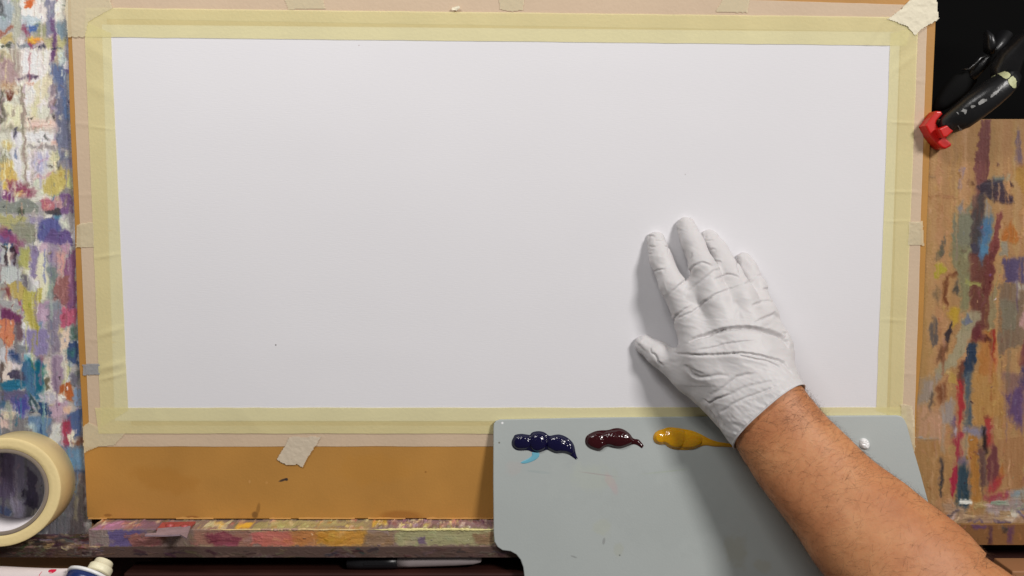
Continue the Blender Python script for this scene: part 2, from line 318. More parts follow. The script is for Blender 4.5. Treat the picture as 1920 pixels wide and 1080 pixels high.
LZ6 = [([(0,0),(560,0),(570,800),(0,800)],(112,112,128)),([(0,240),(130,260),(130,480),(60,560),(0,540)],(90,85,112)),([(130,300),(260,420),(250,620),(160,600)],(58,46,74)),([(60,540),(160,560),(180,690),(100,700)],(150,145,168)),([(0,600),(80,640),(60,700),(0,690)],(76,94,134)),
([(100,260),(150,240),(190,500),(120,520)],(120,110,135)),([(220,620),(270,630),(260,700),(220,690)],(190,180,170)),([(330,130),(400,60),(410,200),(340,200)],(182,187,192)),([(420,40),(470,20),(480,180),(440,210)],(150,48,74)),([(460,120),(520,100),(510,190),(470,200)],(208,200,188)),([(500,180),(560,140),(560,230),(520,220)],(120,70,45)),
([(420,200),(560,200),(570,360),(480,360),(430,300)],(92,130,164)),([(490,362),(570,368),(570,382),(490,376)],(40,66,90)),([(500,390),(575,400),(575,900),(420,900),(480,720),(500,450)],(96,86,92)),([(505,420),(540,430),(520,700),(490,690)],(140,125,110))]
RA = [([(415,0),(490,0),(480,300),(470,500),(440,640),(430,760),(410,1080),(335,1080),(345,780),(365,600),(370,400)],(125,68,62)),([(690,90),(710,110),(735,360),(690,360),(680,220)],(122,94,112)),([(230,540),(260,380),(280,400),(250,600)],(160,130,130)),
([(365,540),(480,490),(570,470),(600,560),(680,670),(600,670),(490,640),(400,600)],(46,46,62)),([(500,590),(600,560),(680,670),(520,660)],(68,40,52)),([(640,500),(670,510),(665,540),(645,530)],(72,46,40)),([(535,345),(555,355),(550,375),(535,370)],(72,40,30)),([(310,480),(350,490),(360,530),(310,520)],(110,66,40)),
([(520,465),(590,465),(600,500),(520,500)],(108,120,115)),([(610,450),(640,460),(630,510),(610,500)],(152,158,142)),([(280,740),(370,600),(370,680),(300,760)],(124,120,104)),([(230,700),(270,650),(275,740),(230,760)],(136,125,138)),([(190,760),(350,740),(340,1080),(170,1080),(180,900)],(124,126,98)),
([(370,610),(445,600),(430,900),(400,1080),(335,1080),(345,780)],(72,62,68)),([(440,770),(510,760),(490,960),(450,1060),(400,1060),(420,850)],(62,114,162)),([(450,640),(500,700),(500,770),(440,770)],(152,140,128)),([(540,760),(580,740),(540,1080),(450,1080),(500,960)],(124,62,52)),
([(655,795),(715,950),(680,975),(575,960),(580,920)],(182,104,36)),([(560,960),(620,970),(620,1080),(570,1080)],(150,145,124)),([(100,980),(130,910),(110,1080),(75,1080)],(102,92,76)),([(10,458),(60,460),(60,470),(10,470)],(108,82,56)),([(0,605),(230,615),(240,630),(0,615)],(150,100,55))]
RB = [([(90,0),(110,0),(100,100),(65,120),(70,60)],(108,98,78)),([(180,0),(330,0),(330,420),(300,520),(240,500),(250,300),(170,100)],(130,126,92)),([(60,150),(95,130),(140,185),(80,250),(50,240)],(182,166,40)),([(330,60),(520,60),(440,640),(340,760),(340,520),(325,400)],(102,54,52)),
([(335,0),(400,0),(400,70),(340,60)],(58,58,68)),([(400,0),(470,0),(420,170)],(74,124,170)),([(460,60),(540,0),(480,400),(440,420)],(112,56,46)),([(285,255),(410,290),(415,325),(300,310)],(170,165,88)),([(105,300),(150,230),(230,210),(240,235),(150,260),(150,500),(110,440)],(116,66,34)),
([(205,290),(240,275),(235,380),(205,370)],(76,72,62)),([(55,400),(75,320),(95,370),(80,470)],(108,98,72)),([(170,490),(235,490),(235,600),(200,640),(165,560)],(198,154,38)),([(260,600),(320,520),(400,510),(410,560),(360,640),(270,860),(170,960),(60,1060),(60,960),(200,820)],(168,152,124)),
([(270,600),(320,530),(340,600),(290,620)],(112,114,134)),([(10,640),(50,545),(85,620),(70,760),(20,800)],(92,82,84)),([(135,680),(170,590),(185,620),(165,740),(130,740)],(50,34,42)),([(90,780),(160,740),(150,800),(110,940),(80,900)],(110,70,50)),
([(480,400),(560,240),(570,100),(530,420),(520,660),(450,660)],(152,130,86)),([(575,115),(748,100),(748,290),(610,290)],(82,70,112)),([(560,300),(748,290),(748,760),(540,860),(550,430)],(126,99,88)),([(550,420),(680,440),(680,650),(560,660)],(124,120,98)),
([(690,280),(740,310),(730,340),(690,360),(720,400),(700,390)],(215,210,202)),([(715,560),(748,500),(748,660),(710,620)],(194,155,150)),([(410,770),(440,660),(520,650),(530,900),(520,1080),(390,1080),(390,900)],(186,114,52)),([(490,660),(520,650),(510,920),(490,900)],(160,42,28)),
([(440,680),(465,690),(485,745),(430,740)],(78,34,24)),([(350,640),(430,620),(430,740),(350,760)],(102,46,46)),([(290,880),(310,770),(390,760),(370,900),(340,1000),(285,1000)],(34,56,76)),([(235,930),(290,900),(290,1080),(240,1060)],(110,60,46)),([(160,1000),(230,1000),(230,1080),(160,1080)],(194,150,72)),([(700,1000),(748,940),(748,1080),(700,1080)],(70,54,106))]
RC = [([(50,50),(200,0),(180,60),(110,200),(40,230)],(152,146,130)),([(170,100),(230,70),(230,180),(180,210)],(122,70,38)),([(120,130),(150,120),(130,260),(110,260)],(98,88,78)),([(40,210),(200,260),(200,300),(210,420),(30,450)],(196,150,116)),([(200,210),(280,180),(280,350),(200,340)],(162,152,146)),
([(40,440),(180,430),(180,450),(60,470)],(150,150,146)),([(30,450),(200,440),(260,600),(260,800),(110,860),(40,600)],(174,136,80)),([(190,570),(210,570),(205,840),(190,840)],(60,55,56)),([(310,30),(350,40),(350,200),(310,420),(300,250)],(178,48,50)),([(350,0),(400,0),(400,350),(350,350),(370,200)],(66,84,102)),
([(400,0),(560,0),(640,260),(500,320),(480,360),(410,360)],(190,140,68)),([(620,150),(756,50),(756,400),(650,280)],(92,66,112)),([(600,0),(756,0),(730,60),(650,130)],(140,104,98)),([(280,300),(295,290),(290,430),(265,430)],(108,80,128)),([(275,380),(295,360),(290,430),(280,420)],(220,210,208)),
([(340,350),(400,365),(540,370),(540,420),(430,420),(340,390)],(140,124,154)),([(300,400),(345,400),(340,560),(285,620),(285,450)],(172,44,60)),([(490,290),(540,300),(540,480),(490,520),(500,400)],(178,50,50)),([(485,290),(520,290),(500,310)],(84,46,30)),([(470,365),(495,370),(505,530),(485,540),(470,420)],(18,10,20)),
([(440,460),(500,550),(510,760),(460,740)],(104,72,68)),([(530,480),(580,500),(580,720),(540,760),(500,700)],(110,60,62)),([(600,600),(660,600),(600,740),(540,780)],(180,108,52)),([(540,740),(620,690),(610,720),(550,790),(500,790)],(176,48,56)),([(480,830),(650,800),(660,840),(520,890)],(170,64,72)),
([(380,420),(440,420),(450,700),(470,860),(420,880),(390,700)],(186,120,50)),([(330,430),(380,440),(380,620),(340,600)],(182,145,103)),([(270,640),(310,620),(300,720),(270,860),(255,750)],(172,28,56)),([(300,570),(370,560),(370,620),(310,620)],(120,104,128)),([(310,640),(350,610),(400,680),(395,890),(350,950),(300,890)],(34,68,82)),
([(560,440),(756,420),(756,780),(650,790),(620,640)],(178,124,80)),([(650,800),(756,790),(756,840),(660,840)],(134,158,168)),([(500,880),(756,840),(756,920),(600,960),(500,940)],(168,152,140)),([(210,880),(280,870),(400,950),(560,960),(756,980),(756,1010),(270,1010)],(178,146,113)),([(620,940),(730,935),(730,965),(690,980)],(228,222,210)),([(520,932),(590,935),(590,942)],(220,208,196)),([(370,990),(480,990),(490,1005),(380,1005)],(103,88,112))]
EG1 = [([(110,715),(330,715),(300,770),(70,770)],(155,120,145)),([(230,715),(440,740),(300,768)],(150,108,96)),([(330,715),(620,715),(580,768),(360,768)],(118,96,104)),([(60,780),(200,775),(200,890),(70,890)],(134,112,110)),([(200,775),(470,775),(460,840),(380,890),(200,890)],(90,80,120)),([(300,800),(600,800),(560,890),(360,890)],(128,92,86)),
([(840,715),(1000,715),(1000,765),(830,765)],(195,184,142)),([(880,720),(960,725),(960,760)],(208,168,72)),([(1010,720),(1080,730),(1080,760)],(116,112,92)),([(1180,720),(1548,710),(1548,765),(1180,768)],(162,152,108)),([(1070,725),(1170,725),(1160,765),(1080,765)],(218,174,60)),([(1280,735),(1340,725),(1350,765)],(214,140,102)),
([(800,775),(1180,775),(1180,890),(760,890)],(140,105,92)),([(880,800),(1000,780),(1120,830),(1080,890),(920,880)],(126,64,76)),([(1180,780),(1400,780),(1420,880),(1180,870)],(176,102,92)),([(1400,790),(1548,790),(1548,890),(1400,890)],(168,120,86))]
EG2 = [([(0,780),(200,775),(200,885),(0,885)],(180,104,88)),([(200,770),(380,770),(380,885),(200,885)],(168,115,72)),([(380,770),(720,765),(720,885),(380,885)],(182,132,62)),([(720,790),(900,780),(900,885),(680,885)],(132,110,88)),([(900,768),(1650,760),(1650,875),(920,885)],(158,152,108)),([(1070,820),(1130,820),(1140,875),(1080,875)],(108,92,106)),([(1450,800),(1600,790),(1600,870),(1480,870)],(132,110,76)),
([(0,712),(730,710),(730,760),(0,765)],(166,160,112)),([(730,705),(850,705),(850,745),(750,750)],(196,168,72)),([(850,702),(1650,698),(1650,748),(850,752)],(138,112,118))]

# ------------------------------------------------------------------ the setting
backdrop = obj('backdrop', mesh('backdrop', [(-1.2,.06,-1.0),(1.2,.06,-1.0),(1.2,.06,1.0),(-1.2,.06,1.0)], [(0,1,2,3)], False), mat('near_black', (.004,.004,.004,1), .95, .05, bump=.3, bscale=900), kind='structure')  # flat near-black sheet behind the easel

easel = empty('easel', label='paint-splattered wooden easel carrying the drawing board, with ledge and shelf', category='easel')
M_paint = mat('dried_paint', rough=.42, spec=.35, bump=.35, bscale=700, attr='paint')
M_paintdull = mat('dull_paint', rough=.6, spec=.25, bump=.3, bscale=600, attr='paint')
# left board
cv = Canvas(-190, 172, -80, 1034, (165,160,158))
pal = [(222,216,208),(218,212,204),(200,195,190),(110,108,140),(190,170,100),(60,108,150),(150,74,92),(130,128,160),(120,115,110),(205,190,160)]
cv.dabs(700, (-190,-80,172,1034), (20,70), 18, pal, .9, .6)
cv.stroke([(0,92),(100,92),(98,380),(0,380)], (208,202,188), rag=3)
for z in ((5.4,0,0,LZ2),(4.907,0,180,LZ3),(4.907,0,380,LZ4),(4.5,0,580,LZ5)): cv.zoomed(*z, rag=3.2)
cv.zoomed(3.6,0,780,LZ6[:1], rag=5); cv.zoomed(4.5,0,580,LZ5[-16:], rag=3.); cv.zoomed(3.6,0,780,LZ6[1:], rag=3)
cv.blend(.5, 1)
cv.dabs(1100, (-190,-80,172,1034), (2,12), 14, None, .7, 1.3)
for k in range(420):
    x = rng.uniform(-180,168); y = rng.uniform(-80,1000); l = rng.uniform(14,75); w_ = rng.uniform(.8,3.2)
    i = min(int(x+190), 361); j = min(max(int(y+80-rng.uniform(0,30)), 0), 1100); b_ = cv.c[i, j].copy()
    cv.stroke([(x,y),(x+w_,y+1),(x+w_*.8+rng.normal(0,1.5),y+l),(x+rng.normal(0,1.5),y+l*.9)], b_+rng.normal(0,15), rag=1.5, alpha=.75, relief=1.2)
cv.dabs(900, (-20,-20,150,1034), (2,9), 20, None, .65, 1.5)
cv.dabs(300, (-20,90,150,400), (3,16), 12, [(226,220,212),(214,206,190),(150,138,122)], .7, 1.5)
cv.blend(.2, 5)
cv.dabs(260, (-190,-80,172,1034), (2,8), 30, pal+[(235,230,225),(40,36,48)], .9, 2.4)
# dark paint-free edge by the drawing board, purple
cv.mute(.84, 10)
lp = obj('painted_panel', cv.sheet('painted_panel', 0, .55), M_paint, easel, label='left panel thick with multicoloured dried paint')
pl, pr = W(-190,-80,0), W(172,1034,0)
obj('panel_backing', box('panel_backing', (pl.x, .0012, pr.z-.02), (pr.x, .016, pl.z)), mat('raw_wood', C(150,110,70), .7, bump=.3, bscale=80), easel)
# right board: real plank with thickness, front at h=4
cr = Canvas(1700, 2090, 224, 981, (184,136,82))
for k in range(60):
    x = rng.uniform(1700,2090); cr.stroke([(x,224),(x+rng.uniform(4,22),224),(x+rng.uniform(-5,25),981),(x-6,981)], np.array((182,136,84))+rng.normal(0,8), rag=4, alpha=.6, relief=.3)
palr = [(182,136,84),(120,66,60),(124,124,98),(190,140,70),(92,66,112),(160,145,130)]
cr.dabs(200, (1920,224,2090,981), (20,90), 15, palr, .85, .6)
for z in ((4.154,1740,220,RA),(4.154,1740,460,RB),(3.6,1710,700,RC)): cr.zoomed(*z, rag=3., alpha=.93)
cr.blend(.9, 11)
cr.dabs(520, (1735,330,2090,981), (3,18), 11, None, .6, 1.0)
for k in range(260):
    x = rng.uniform(1735,2080); y = rng.uniform(240,940); l = rng.uniform(14,90); w_ = rng.uniform(.8,3.5)
    i = min(int(x-1700), 389); j = min(max(int(y-224-rng.uniform(0,30)), 0), 750); b_ = cr.c[i, j].copy()
    cr.stroke([(x,y),(x+w_,y+1),(x+w_*.8+rng.normal(0,1.5),y+l),(x+rng.normal(0,1.5),y+l*.9)], b_+rng.normal(0,14), rag=1.5, alpha=.6, relief=1.)
cr.dabs(500, (1735,300,1930,981), (2,12), 15, None, .6, 1.4)
cr.blend(.4, 15)
cr.dabs(110, (1800,420,2090,981), (2,7), 26, palr+[(225,220,212),(60,40,36),(160,50,50)], .9, 2.)
cr.dabs(70, (1735,940,2090,979), (6,30), 20, [(215,205,190),(105,90,110),(178,146,113)], .9, 2., vert=False)
cr.mute(.9)
rh = W(1900,980,4); rt = W(1900,224,4); rlx = W(1700,600,4).x; rrx = W(2090,600,4).x
def rwhere(X, Y, hh):
    rx = X-960; ry = 540-Y
    dx = RX.x*rx; dy = RD.y*FPX+RU.y*ry; dz = RD.z*FPX+RU.z*ry; t = (-.004-CAM.y)/dy
    return np.stack([CAM.x+dx*t, -.004-hh/1000, CAM.z+dz*t], -1)
obj('wooden_panel', cr.sheet('wooden_panel', 4, .45, k=.92, where=rwhere), M_paintdull, easel, label='right plywood panel with streaks of dried paint')
obj('panel_board', box('panel_board', (rlx, -.0033, rh.z+.0002), (rrx, .016, rt.z+.0004), .0006), mat('plywood', C(165,125,75), .7, bump=.3, bscale=80), easel)
# lower rail of the right side: a face below the edge
cb = Canvas(1700, 2090, 980, 1021, (120,82,48))
cb.zoomed(7.714,1780,940,[([(60,330),(260,320),(230,480),(110,440)],(72,54,84)),([(420,320),(690,330),(560,400),(430,380)],(92,64,92)),([(690,330),(760,330),(745,600),(700,600)],(84,54,66)),([(860,340),(990,340),(940,450)],(66,60,56)),([(980,330),(1050,330),(1040,600),(970,600)],(86,60,72))], rag=2)
cb.blend(.6, 25)
cb.dabs(60, (1700,980,2090,1021), (4,16), 14, None, .7, 1.)
zt, zb = rh.z, W(1900,1020,5.5).z
def bwhere(X, Y, hh):
    t = (Y-980)/41.; x = np.array(CAM.x)+(X-960)*MMPX*1.0
    return np.stack([x, -.0058-hh/1000, zt-.0006+(zb-zt)*t], -1)
obj('lower_rail', cb.sheet('lower_rail', 4, .3, where=bwhere), M_paintdull, easel, label='brown lower rail with purple drips')
obj('rail_body', box('rail_body', (rlx, -.0052, zb), (rrx+.02, .02, zt-.0008), .0006), bpy.data.materials['plywood'], easel)

# shelf and ledge
zl = W(400, 976, 6).z; yl = WZ(400, 992.5, zl).y; zlb = W(400, 1028, -yl*1000).z   # ledge bar top, front, bottom
ysf = yl-.0010
zs = W(60, 1025.5, -ysf*1000).z               # shelf top
zsb = W(60, 1045, -ysf*1000).z                # shelf bottom
cs = Canvas(-190, 1010, 975, 1050, (84,66,60), step=1.25)
cs.dabs(300, (-190,975,175,1018), (6,26), 20, [(140,120,110),(170,148,126),(70,58,62),(148,124,100),(104,90,104)], .9, 1.2, vert=False)
cs.dabs(160, (-190,1024,1010,1050), (6,26), 10, [(84,66,60),(58,44,44),(66,54,58)], .85, .8, vert=False)
cs.dabs(50, (60,1010,170,1024), (4,16), 24, [(200,175,130),(170,150,125)], .9, 1.6, vert=False)
cs.dabs(60, (0,1026,170,1046), (4,16), 18, [(120,104,92),(96,82,74)], .9, 1., vert=False)
def swhere(X, Y, hh):
    t = (Y-975)/75.; top = t < fr+.013
    tt = np.clip(t/fr, 0, 1); tf = np.clip((t-fr)/(1-fr), 0, 1)
    y = np.where(t < fr, 0+(ysf)*tt, ysf)
    x = (X-960)*MMPX*(1+y/DIST)
    return np.stack([x, y-np.where(t >= fr, hh/1000, 0), np.where(t < fr, zs+hh/1000, zs+(zsb-zs)*tf)], -1)
fr = .56
obj('shelf', cs.sheet('shelf', 0, .7, where=swhere, k=1.1), M_paintdull, easel, label='dark paint-stained shelf under the tape roll')
xe = W(1010,1000,0).x
obj('shelf_body', box('shelf_body', (W(-190,1000,0).x, ysf+.0006, zsb), (xe, .015, zs-.0006), .0005), mat('dark_wood', C(62,46,42), .75, bump=.3, bscale=90), easel)
# ledge bar
ce = Canvas(146, 1010, 970, 1031, (135,115,105))
ce.zoomed(3.6,130,780,EG1, rag=2.2); ce.zoomed(3.6,480,780,EG2, rag=2.2)
ce.dabs(200, (146,972,1010,992), (3,12), 26, [(225,215,150),(205,140,110),(120,100,110),(190,170,90)], .9, 2.2, vert=False)
ce.dabs(150, (700,972,960,992), (2,8), 30, [(240,232,190),(120,84,110),(235,215,120)], .95, 3., vert=False)
ce.dabs(260, (146,995,1010,1031), (4,22), 12, None, .75, 1.0, vert=False)
ce.blend(.5, 21)
ce.dabs(30, (146,995,1010,1031), (2,5), 24, [(215,205,180),(70,60,66)], .9, 2., vert=False)
fl = 23./61.
def lwhere(X, Y, hh):
    t = (Y-970)/61.; tt = np.clip(t/fl, 0, 1); tf = np.clip((t-fl)/(1-fl), 0, 1)
    y = np.where(t < fl, .002+(yl-.002)*tt, yl)
    x = (X-960)*MMPX*(1+yl/DIST)
    return np.stack([x, y-np.where(t >= fl-.02, hh/1000, 0), np.where(t < fl, zl+hh/1000, zl+(zlb-zl)*tf)], -1)
ledge = obj('ledge', ce.sheet('ledge', 0, .7, where=lwhere), M_paint, easel, label='painted ledge bar under the drawing board')
xl0 = (146-960)*MMPX*(1+yl/DIST); xl1 = (1010-960)*MMPX*(1+yl/DIST)
obj('ledge_bar', box('ledge_bar', (xl0+.0003, yl+.0007, zlb), (xl1, .001, zl-.0007), .0004), bpy.data.materials['dark_wood'], ledge)
# crust of dried paint hanging on the ledge's front edge
def crust(name, x0, x1, rgb, r0, parent, seed):
    n = int((x1-x0)/2); V = []; k = 7
    for i in range(n+1):
        px = x0+(x1-x0)*i/n; x = (px-960)*MMPX*(1+yl/DIST)
        e = min(1, 6*min(i, n-i)/n+.02)
        r = r0*e*(.75+.9*abs(vnoise(np.array(i*.23), np.array(seed*1.)))+.5*abs(vnoise(np.array(i*.7), np.array(seed+9.))))
        for j in range(k):
            a = 2*math.pi*j/k; V.append((x, yl-.0002+math.cos(a)*r*.8, zl-.0001+math.sin(a)*r+.0003*float(vnoise(np.array(i*.11), np.array(seed+3.)))))
    F = [(i*k+j, i*k+(j+1)%k, (i+1)*k+(j+1)%k, (i+1)*k+j) for i in range(n) for j in range(k)]
    return obj(name, mesh(name, V, F), mat('paint_crust', C(*rgb), .4, .4, bump=.4, bscale=900), parent)
crust('paint_crust', 360, 700, (206,180,128), .0005, ledge, 1); crust('paint_crust', 690, 935, (214,204,140), .0008, ledge, 2)
crust('paint_crust', 470, 560, (170,140,120), .0007, ledge, 5)
# bracket with two screws
M_br = mat('painted_metal', C(146,126,134), .4, .5, bump=.3, bscale=300, var=.25, vscale=90)
def zpoly(name, pts, z, th, m, parent):
    bm = bmesh.new(); vs = [bm.verts.new(WZ(x, y, z)) for x, y in pts]; f = bm.faces.new(vs); bm.normal_update()
    if f.normal.z < 0: bmesh.ops.reverse_faces(bm, faces=[f])
    ex = bmesh.ops.extrude_face_region(bm, geom=[f])
    for g in ex['geom']:
        if isinstance(g, bmesh.types.BMVert): g.co.z -= th
    bmesh.ops.recalc_face_normals(bm, faces=bm.faces[:])
    return obj(name, bmmesh(bm, name, False), m, parent)
Z7 = lambda P: [(250+x/5.486, 950+y/5.486) for x, y in P]
br = zpoly('bracket', Z7([(300,160),(640,152),(588,205),(560,235),(235,235)]), zl+.0022, .0014, mat('red_metal', C(160,70,68), .45, .5, bump=.3, bscale=300, var=.3, vscale=120), ledge)
zpoly('bracket_lip', Z7([(250,222),(590,196),(548,322),(478,284),(330,292),(118,290),(135,276),(235,268)]), zl+.0030, .0012, M_br, br)
for cx, cy in ((378,182),(528,192)):
    c = WZ(250+cx/5.486, 950+cy/5.486, zl+.0032)
    bm = bmesh.new(); bmesh.ops.create_cone(bm, cap_ends=True, segments=20, radius1=.0034, radius2=.0026, depth=.0016)
    bmesh.ops.create_cone(bm, cap_ends=True, segments=10, radius1=.0011, radius2=.0009, depth=.0022)
    s_ = obj('screw', bmmesh(bm, 'screw', False), bpy.data.materials['red_metal'], br); s_.location = c
# under the shelf: dark drawer front and a rail
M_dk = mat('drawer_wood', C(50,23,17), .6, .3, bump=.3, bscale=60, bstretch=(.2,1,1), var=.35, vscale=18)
zf = W(900, 1170, 0).z
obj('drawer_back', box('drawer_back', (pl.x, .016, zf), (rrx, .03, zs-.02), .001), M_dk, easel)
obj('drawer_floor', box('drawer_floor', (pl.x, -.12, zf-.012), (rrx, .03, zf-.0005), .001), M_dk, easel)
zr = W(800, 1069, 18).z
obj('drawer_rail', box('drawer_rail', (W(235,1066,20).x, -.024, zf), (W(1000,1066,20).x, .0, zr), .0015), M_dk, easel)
bk = W(1898, 1071, 30)
obj('easel_block', box('easel_block', (bk.x, -.03, zf), (bk.x+.06, -.004, bk.z), .001), mat('block_wood', C(150,105,70), .6, bump=.3, bscale=60), easel)

# ------------------------------------------------------------------ drawing board
M_board = mat('board_brown', C(174,126,62), .55, .35, bump=.12, bscale=500, var=.09, vscale=25)
BH = 6.0
brd = [(126,-70),(127,60),(130,200),(139,400),(146,640),(154,780),(163,969),(168,973),(500,973),(925,972),(1300,972),(1708,970),(1716,850),(1719,765),(1730,640),(1742,320),(1754,60),(1758,-70)]
board = obj('drawing_board', slab('drawing_board', brd, .6, BH, .0006, 2), M_board, label='orange-brown drawing board standing on the easel ledge', category='drawing board')
stains_and_glints(M_board, [(W(478,966,BH), .0032, .0035, 0, (96,66,34), .75, .35),(W(484,955,BH), .0018, .006, .2, (120,84,40), .6, .35),(W(531,900,BH), .0042, .0011, -.35, (60,50,44), .95, .1),(W(537,899,BH), .0016, .0014, 0, (48,42,42), .95, .1),
 (W(752,969,BH), .020, .0060, 0, (140,88,34), .6, .15),(W(202,966,BH), .004, .0015, 0, (120,74,30), .6, .3),(W(360,970,BH), .006, .0015, 0, (130,76,34), .6, .3),(W(500,905,BH), .0012, .0012, 0, (190,140,80), .5, .3),(W(798,885,BH), .0009, .0009, 0, (130,84,36), .7, .2),
 (W(468,903,BH), .0010, .0016, 0, (190,145,90), .5, .2),(W(1712,300,BH), .004, .03, 0, (150,105,45), .4, .3),(W(1735,250,BH), .0022, .012, 0, (205,180,110), .6, .35),(W(310,900,BH), .03, .012, .2, (160,108,40), .35, .5),(W(700,880,BH), .04, .014, 0, (176,124,52), .35, .5)])
# worn pale fibre along the lower edge of the board
for i, (a, b_) in enumerate(((165,200),(330,400),(505,545),(560,665),(690,760),(800,925))):
    P = []; n = 12
    for k in range(n+1): P.append((a+(b_-a)*k/n, 971.2-abs(rng.normal(0,.8))))
    for k in range(n, -1, -1): P.append((a+(b_-a)*k/n, 973.4))
    obj('worn_edge', slab('worn_edge', P, BH-.6, BH+.12, 0), mat('worn_fibre', C(196,146,80), .8), board)

# ------------------------------------------------------------------ paper
M_paper = mat('paper', C(209,208,211, 1.28), .75, .22, bump=.10, bscale=900, bstretch=(.22,1,1.5), var=.018, vscale=7, detail=5)
PH = 6.7
def quadsheet(name, cs4, hfun, nu, nv, edge=0., seed=0, ragx=0.):
    """sheet through four photograph corners TL,TR,BR,BL with height hfun(px,py,u,v) mm"""
    u, v = np.meshgrid(np.linspace(0,1,nu), np.linspace(0,1,nv), indexing='ij')
    c = [np.array(p, float) for p in cs4]
    P = (c[0]*(1-u[...,None])+c[1]*u[...,None])*(1-v[...,None])+(c[3]*(1-u[...,None])+c[2]*u[...,None])*v[...,None]
    px, py = P[...,0].copy(), P[...,1].copy()
    if edge:
        py += edge*fbm(px/60, v*0+3., seed=seed)*(1 if (abs(c[1]-c[0])[0] > abs(c[3]-c[0])[1]) else 0)
        px += edge*fbm(py/60, u*0+5., seed=seed+4)*(0 if (abs(c[1]-c[0])[0] > abs(c[3]-c[0])[1]) else 1)
    h = hfun(px, py, u, v)
    rx = px-960; ry = 540-py; dy = RD.y*FPX+RU.y*ry; dz = RD.z*FPX+RU.z*ry; t = (-np.mean(h)/1000-CAM.y)/dy
    V = np.stack([rx*t, -h/1000, CAM.z+dz*t], -1).reshape(-1,3)
    return npmesh(name, V, gridfaces(nu, nv, flip=True))
def paper_h(px, py, u, v):
    e = np.minimum(np.minimum(u, 1-u)*8, np.minimum(v, 1-v)*5); e = np.clip(e, 0, 1)
    g = lambda x, y, sx, sy: np.exp(-((px-x)/sx)**2-((py-y)/sy)**2)
    return PH+e*(.35*fbm(px/330, py/260, seed=5)+.30*g(1090,120,160,35)+.22*g(300,170,90,60)-.15*g(640,300,300,60)+.25*g(1600,160,60,90)+.2*g(1060,560,200,60)+.15*g(650,660,200,30))
paper = obj('paper', quadsheet('paper', [(191,46),(1688,60),(1662,790),(215,789)], paper_h, 300, 160), M_paper, label='large blank white sheet of paper taped to the brown board', category='paper')
stains_and_glints(M_paper, [(W(517,647,PH), .0007, .0008, 0, (120,118,118), .9, .2),(W(673,85,PH), .0006, .0006, 0, (170,150,150), .6, .2),(W(1285,327,PH), .0005, .0005, 0, (150,140,140), .6, .2)])

# ------------------------------------------------------------------ masking tape
def tape_mat(name, rgb, alpha):
    m = mat(name, C(*rgb), .62, .3, bump=.22, bscale=420, bstretch=(1,1,1), var=.04, vscale=30, alpha=alpha); return m
M_ty = tape_mat('yellow_tape', (222,213,158), .64)
M_tp = tape_mat('old_tape', (208,186,160), .84)
M_tb = tape_mat('pale_tape', (214,203,170), .62)
def wrk(creases, vertical, base, amp=.12, seed=0, h2=None):
    """creases: (pos px along the tape, width px, height mm)"""
    def f(px, py, u, v):
        s = py if vertical else px; t = u if vertical else v
        h = base+amp*(.5+.5*fbm(px/(18 if vertical else 70), py/(70 if vertical else 18), seed=seed))
        for p, w_, a, sl in creases: 
            h = h+a*np.exp(-((s-p-(t-.5)*sl)/w_)**2)*(.35+.65*np.sin(np.clip(t,0,1)*math.pi))
        return h
    return f
TG = 'yellow masking tape strips framing the paper'; PG = 'older pinkish tape strips under the yellow ones'
def tape(name, q, hf, nu, nv, m, label, group=None, edge=.8, seed=0):
    o = obj(name, quadsheet(name, q, hf, nu, nv, edge, seed), m, label=label, category='tape')
    if group: o['group'] = group
    return o
# old pinkish layer on the board
tape('old_tape_strip', [(133,-40),(1704,9),(1704,60),(133,34)], wrk([(700,8,.2,0)], False, 6.35, .08, 2), 260, 14, M_tp, 'pinkish old tape strip along the top of the board above the yellow tape', PG, seed=1)
tape('old_tape_strip', [(133,30),(200,30),(246,812),(167,812)], wrk([(235,3,.5,6),(365,3,.4,-2),(430,3,.5,10),(640,3,.5,12)], True, 6.35, .08, 3), 14, 240, M_tp, 'pinkish old tape strip down the left side of the board', PG, seed=2)
tape('old_tape_strip', [(1690,50),(1738,50),(1715,800),(1668,800)], wrk([(230,3,.5,8),(255,2.5,.4,-8),(150,3,.4,6),(360,3,.5,3),(700,4,.3,5)], True, 6.35, .08, 4), 14, 240, M_tp, 'pinkish old tape strip down the right side of the board', PG, seed=3)
tape('old_tape_strip', [(158,798),(1712,798),(1712,836),(160,837.5)], wrk([(400,5,.2,0),(680,4,.2,2)], False, 6.35, .08, 5), 240, 10, M_tp, 'pinkish old tape strip below the paper, above the bare brown board', PG, seed=4)
# yellow strips
Y0 = 6.98
tape('masking_tape_strip', [(158,40),(208,62),(240,770),(189,800)], wrk([(100,14,.5,30),(170,12,.5,20),(480,4,.5,-8),(622,7,.9,-16),(686,7,1.1,-14),(706,4,.7,-14),(240,3,.3,6)], True, Y0, .16, 7), 22, 420, M_ty, 'yellow masking tape strip along the left edge of the paper', TG, seed=6)
tape('masking_tape_strip', [(1670,62),(1722,50),(1692,785),(1643,770)], wrk([(80,14,.7,-50),(120,9,.6,-40),(230,3,.4,2),(360,3,.4,0),(415,3,.3,0),(600,4,.3,4)], True, Y0, .14, 8), 22, 420, M_ty, 'yellow masking tape strip along the right edge of the paper', TG, seed=7)
tape('masking_tape_strip', [(160,14),(1712,32),(1700,85.5),(160,69)], wrk([(210,12,.4,20),(900,20,.25,20),(1640,9,.8,-30),(1668,8,.7,-26),(1400,10,.15,10)], False, Y0+.18, .14, 9), 700, 18, M_ty, 'yellow masking tape strip along the top edge of the paper', TG, seed=8)
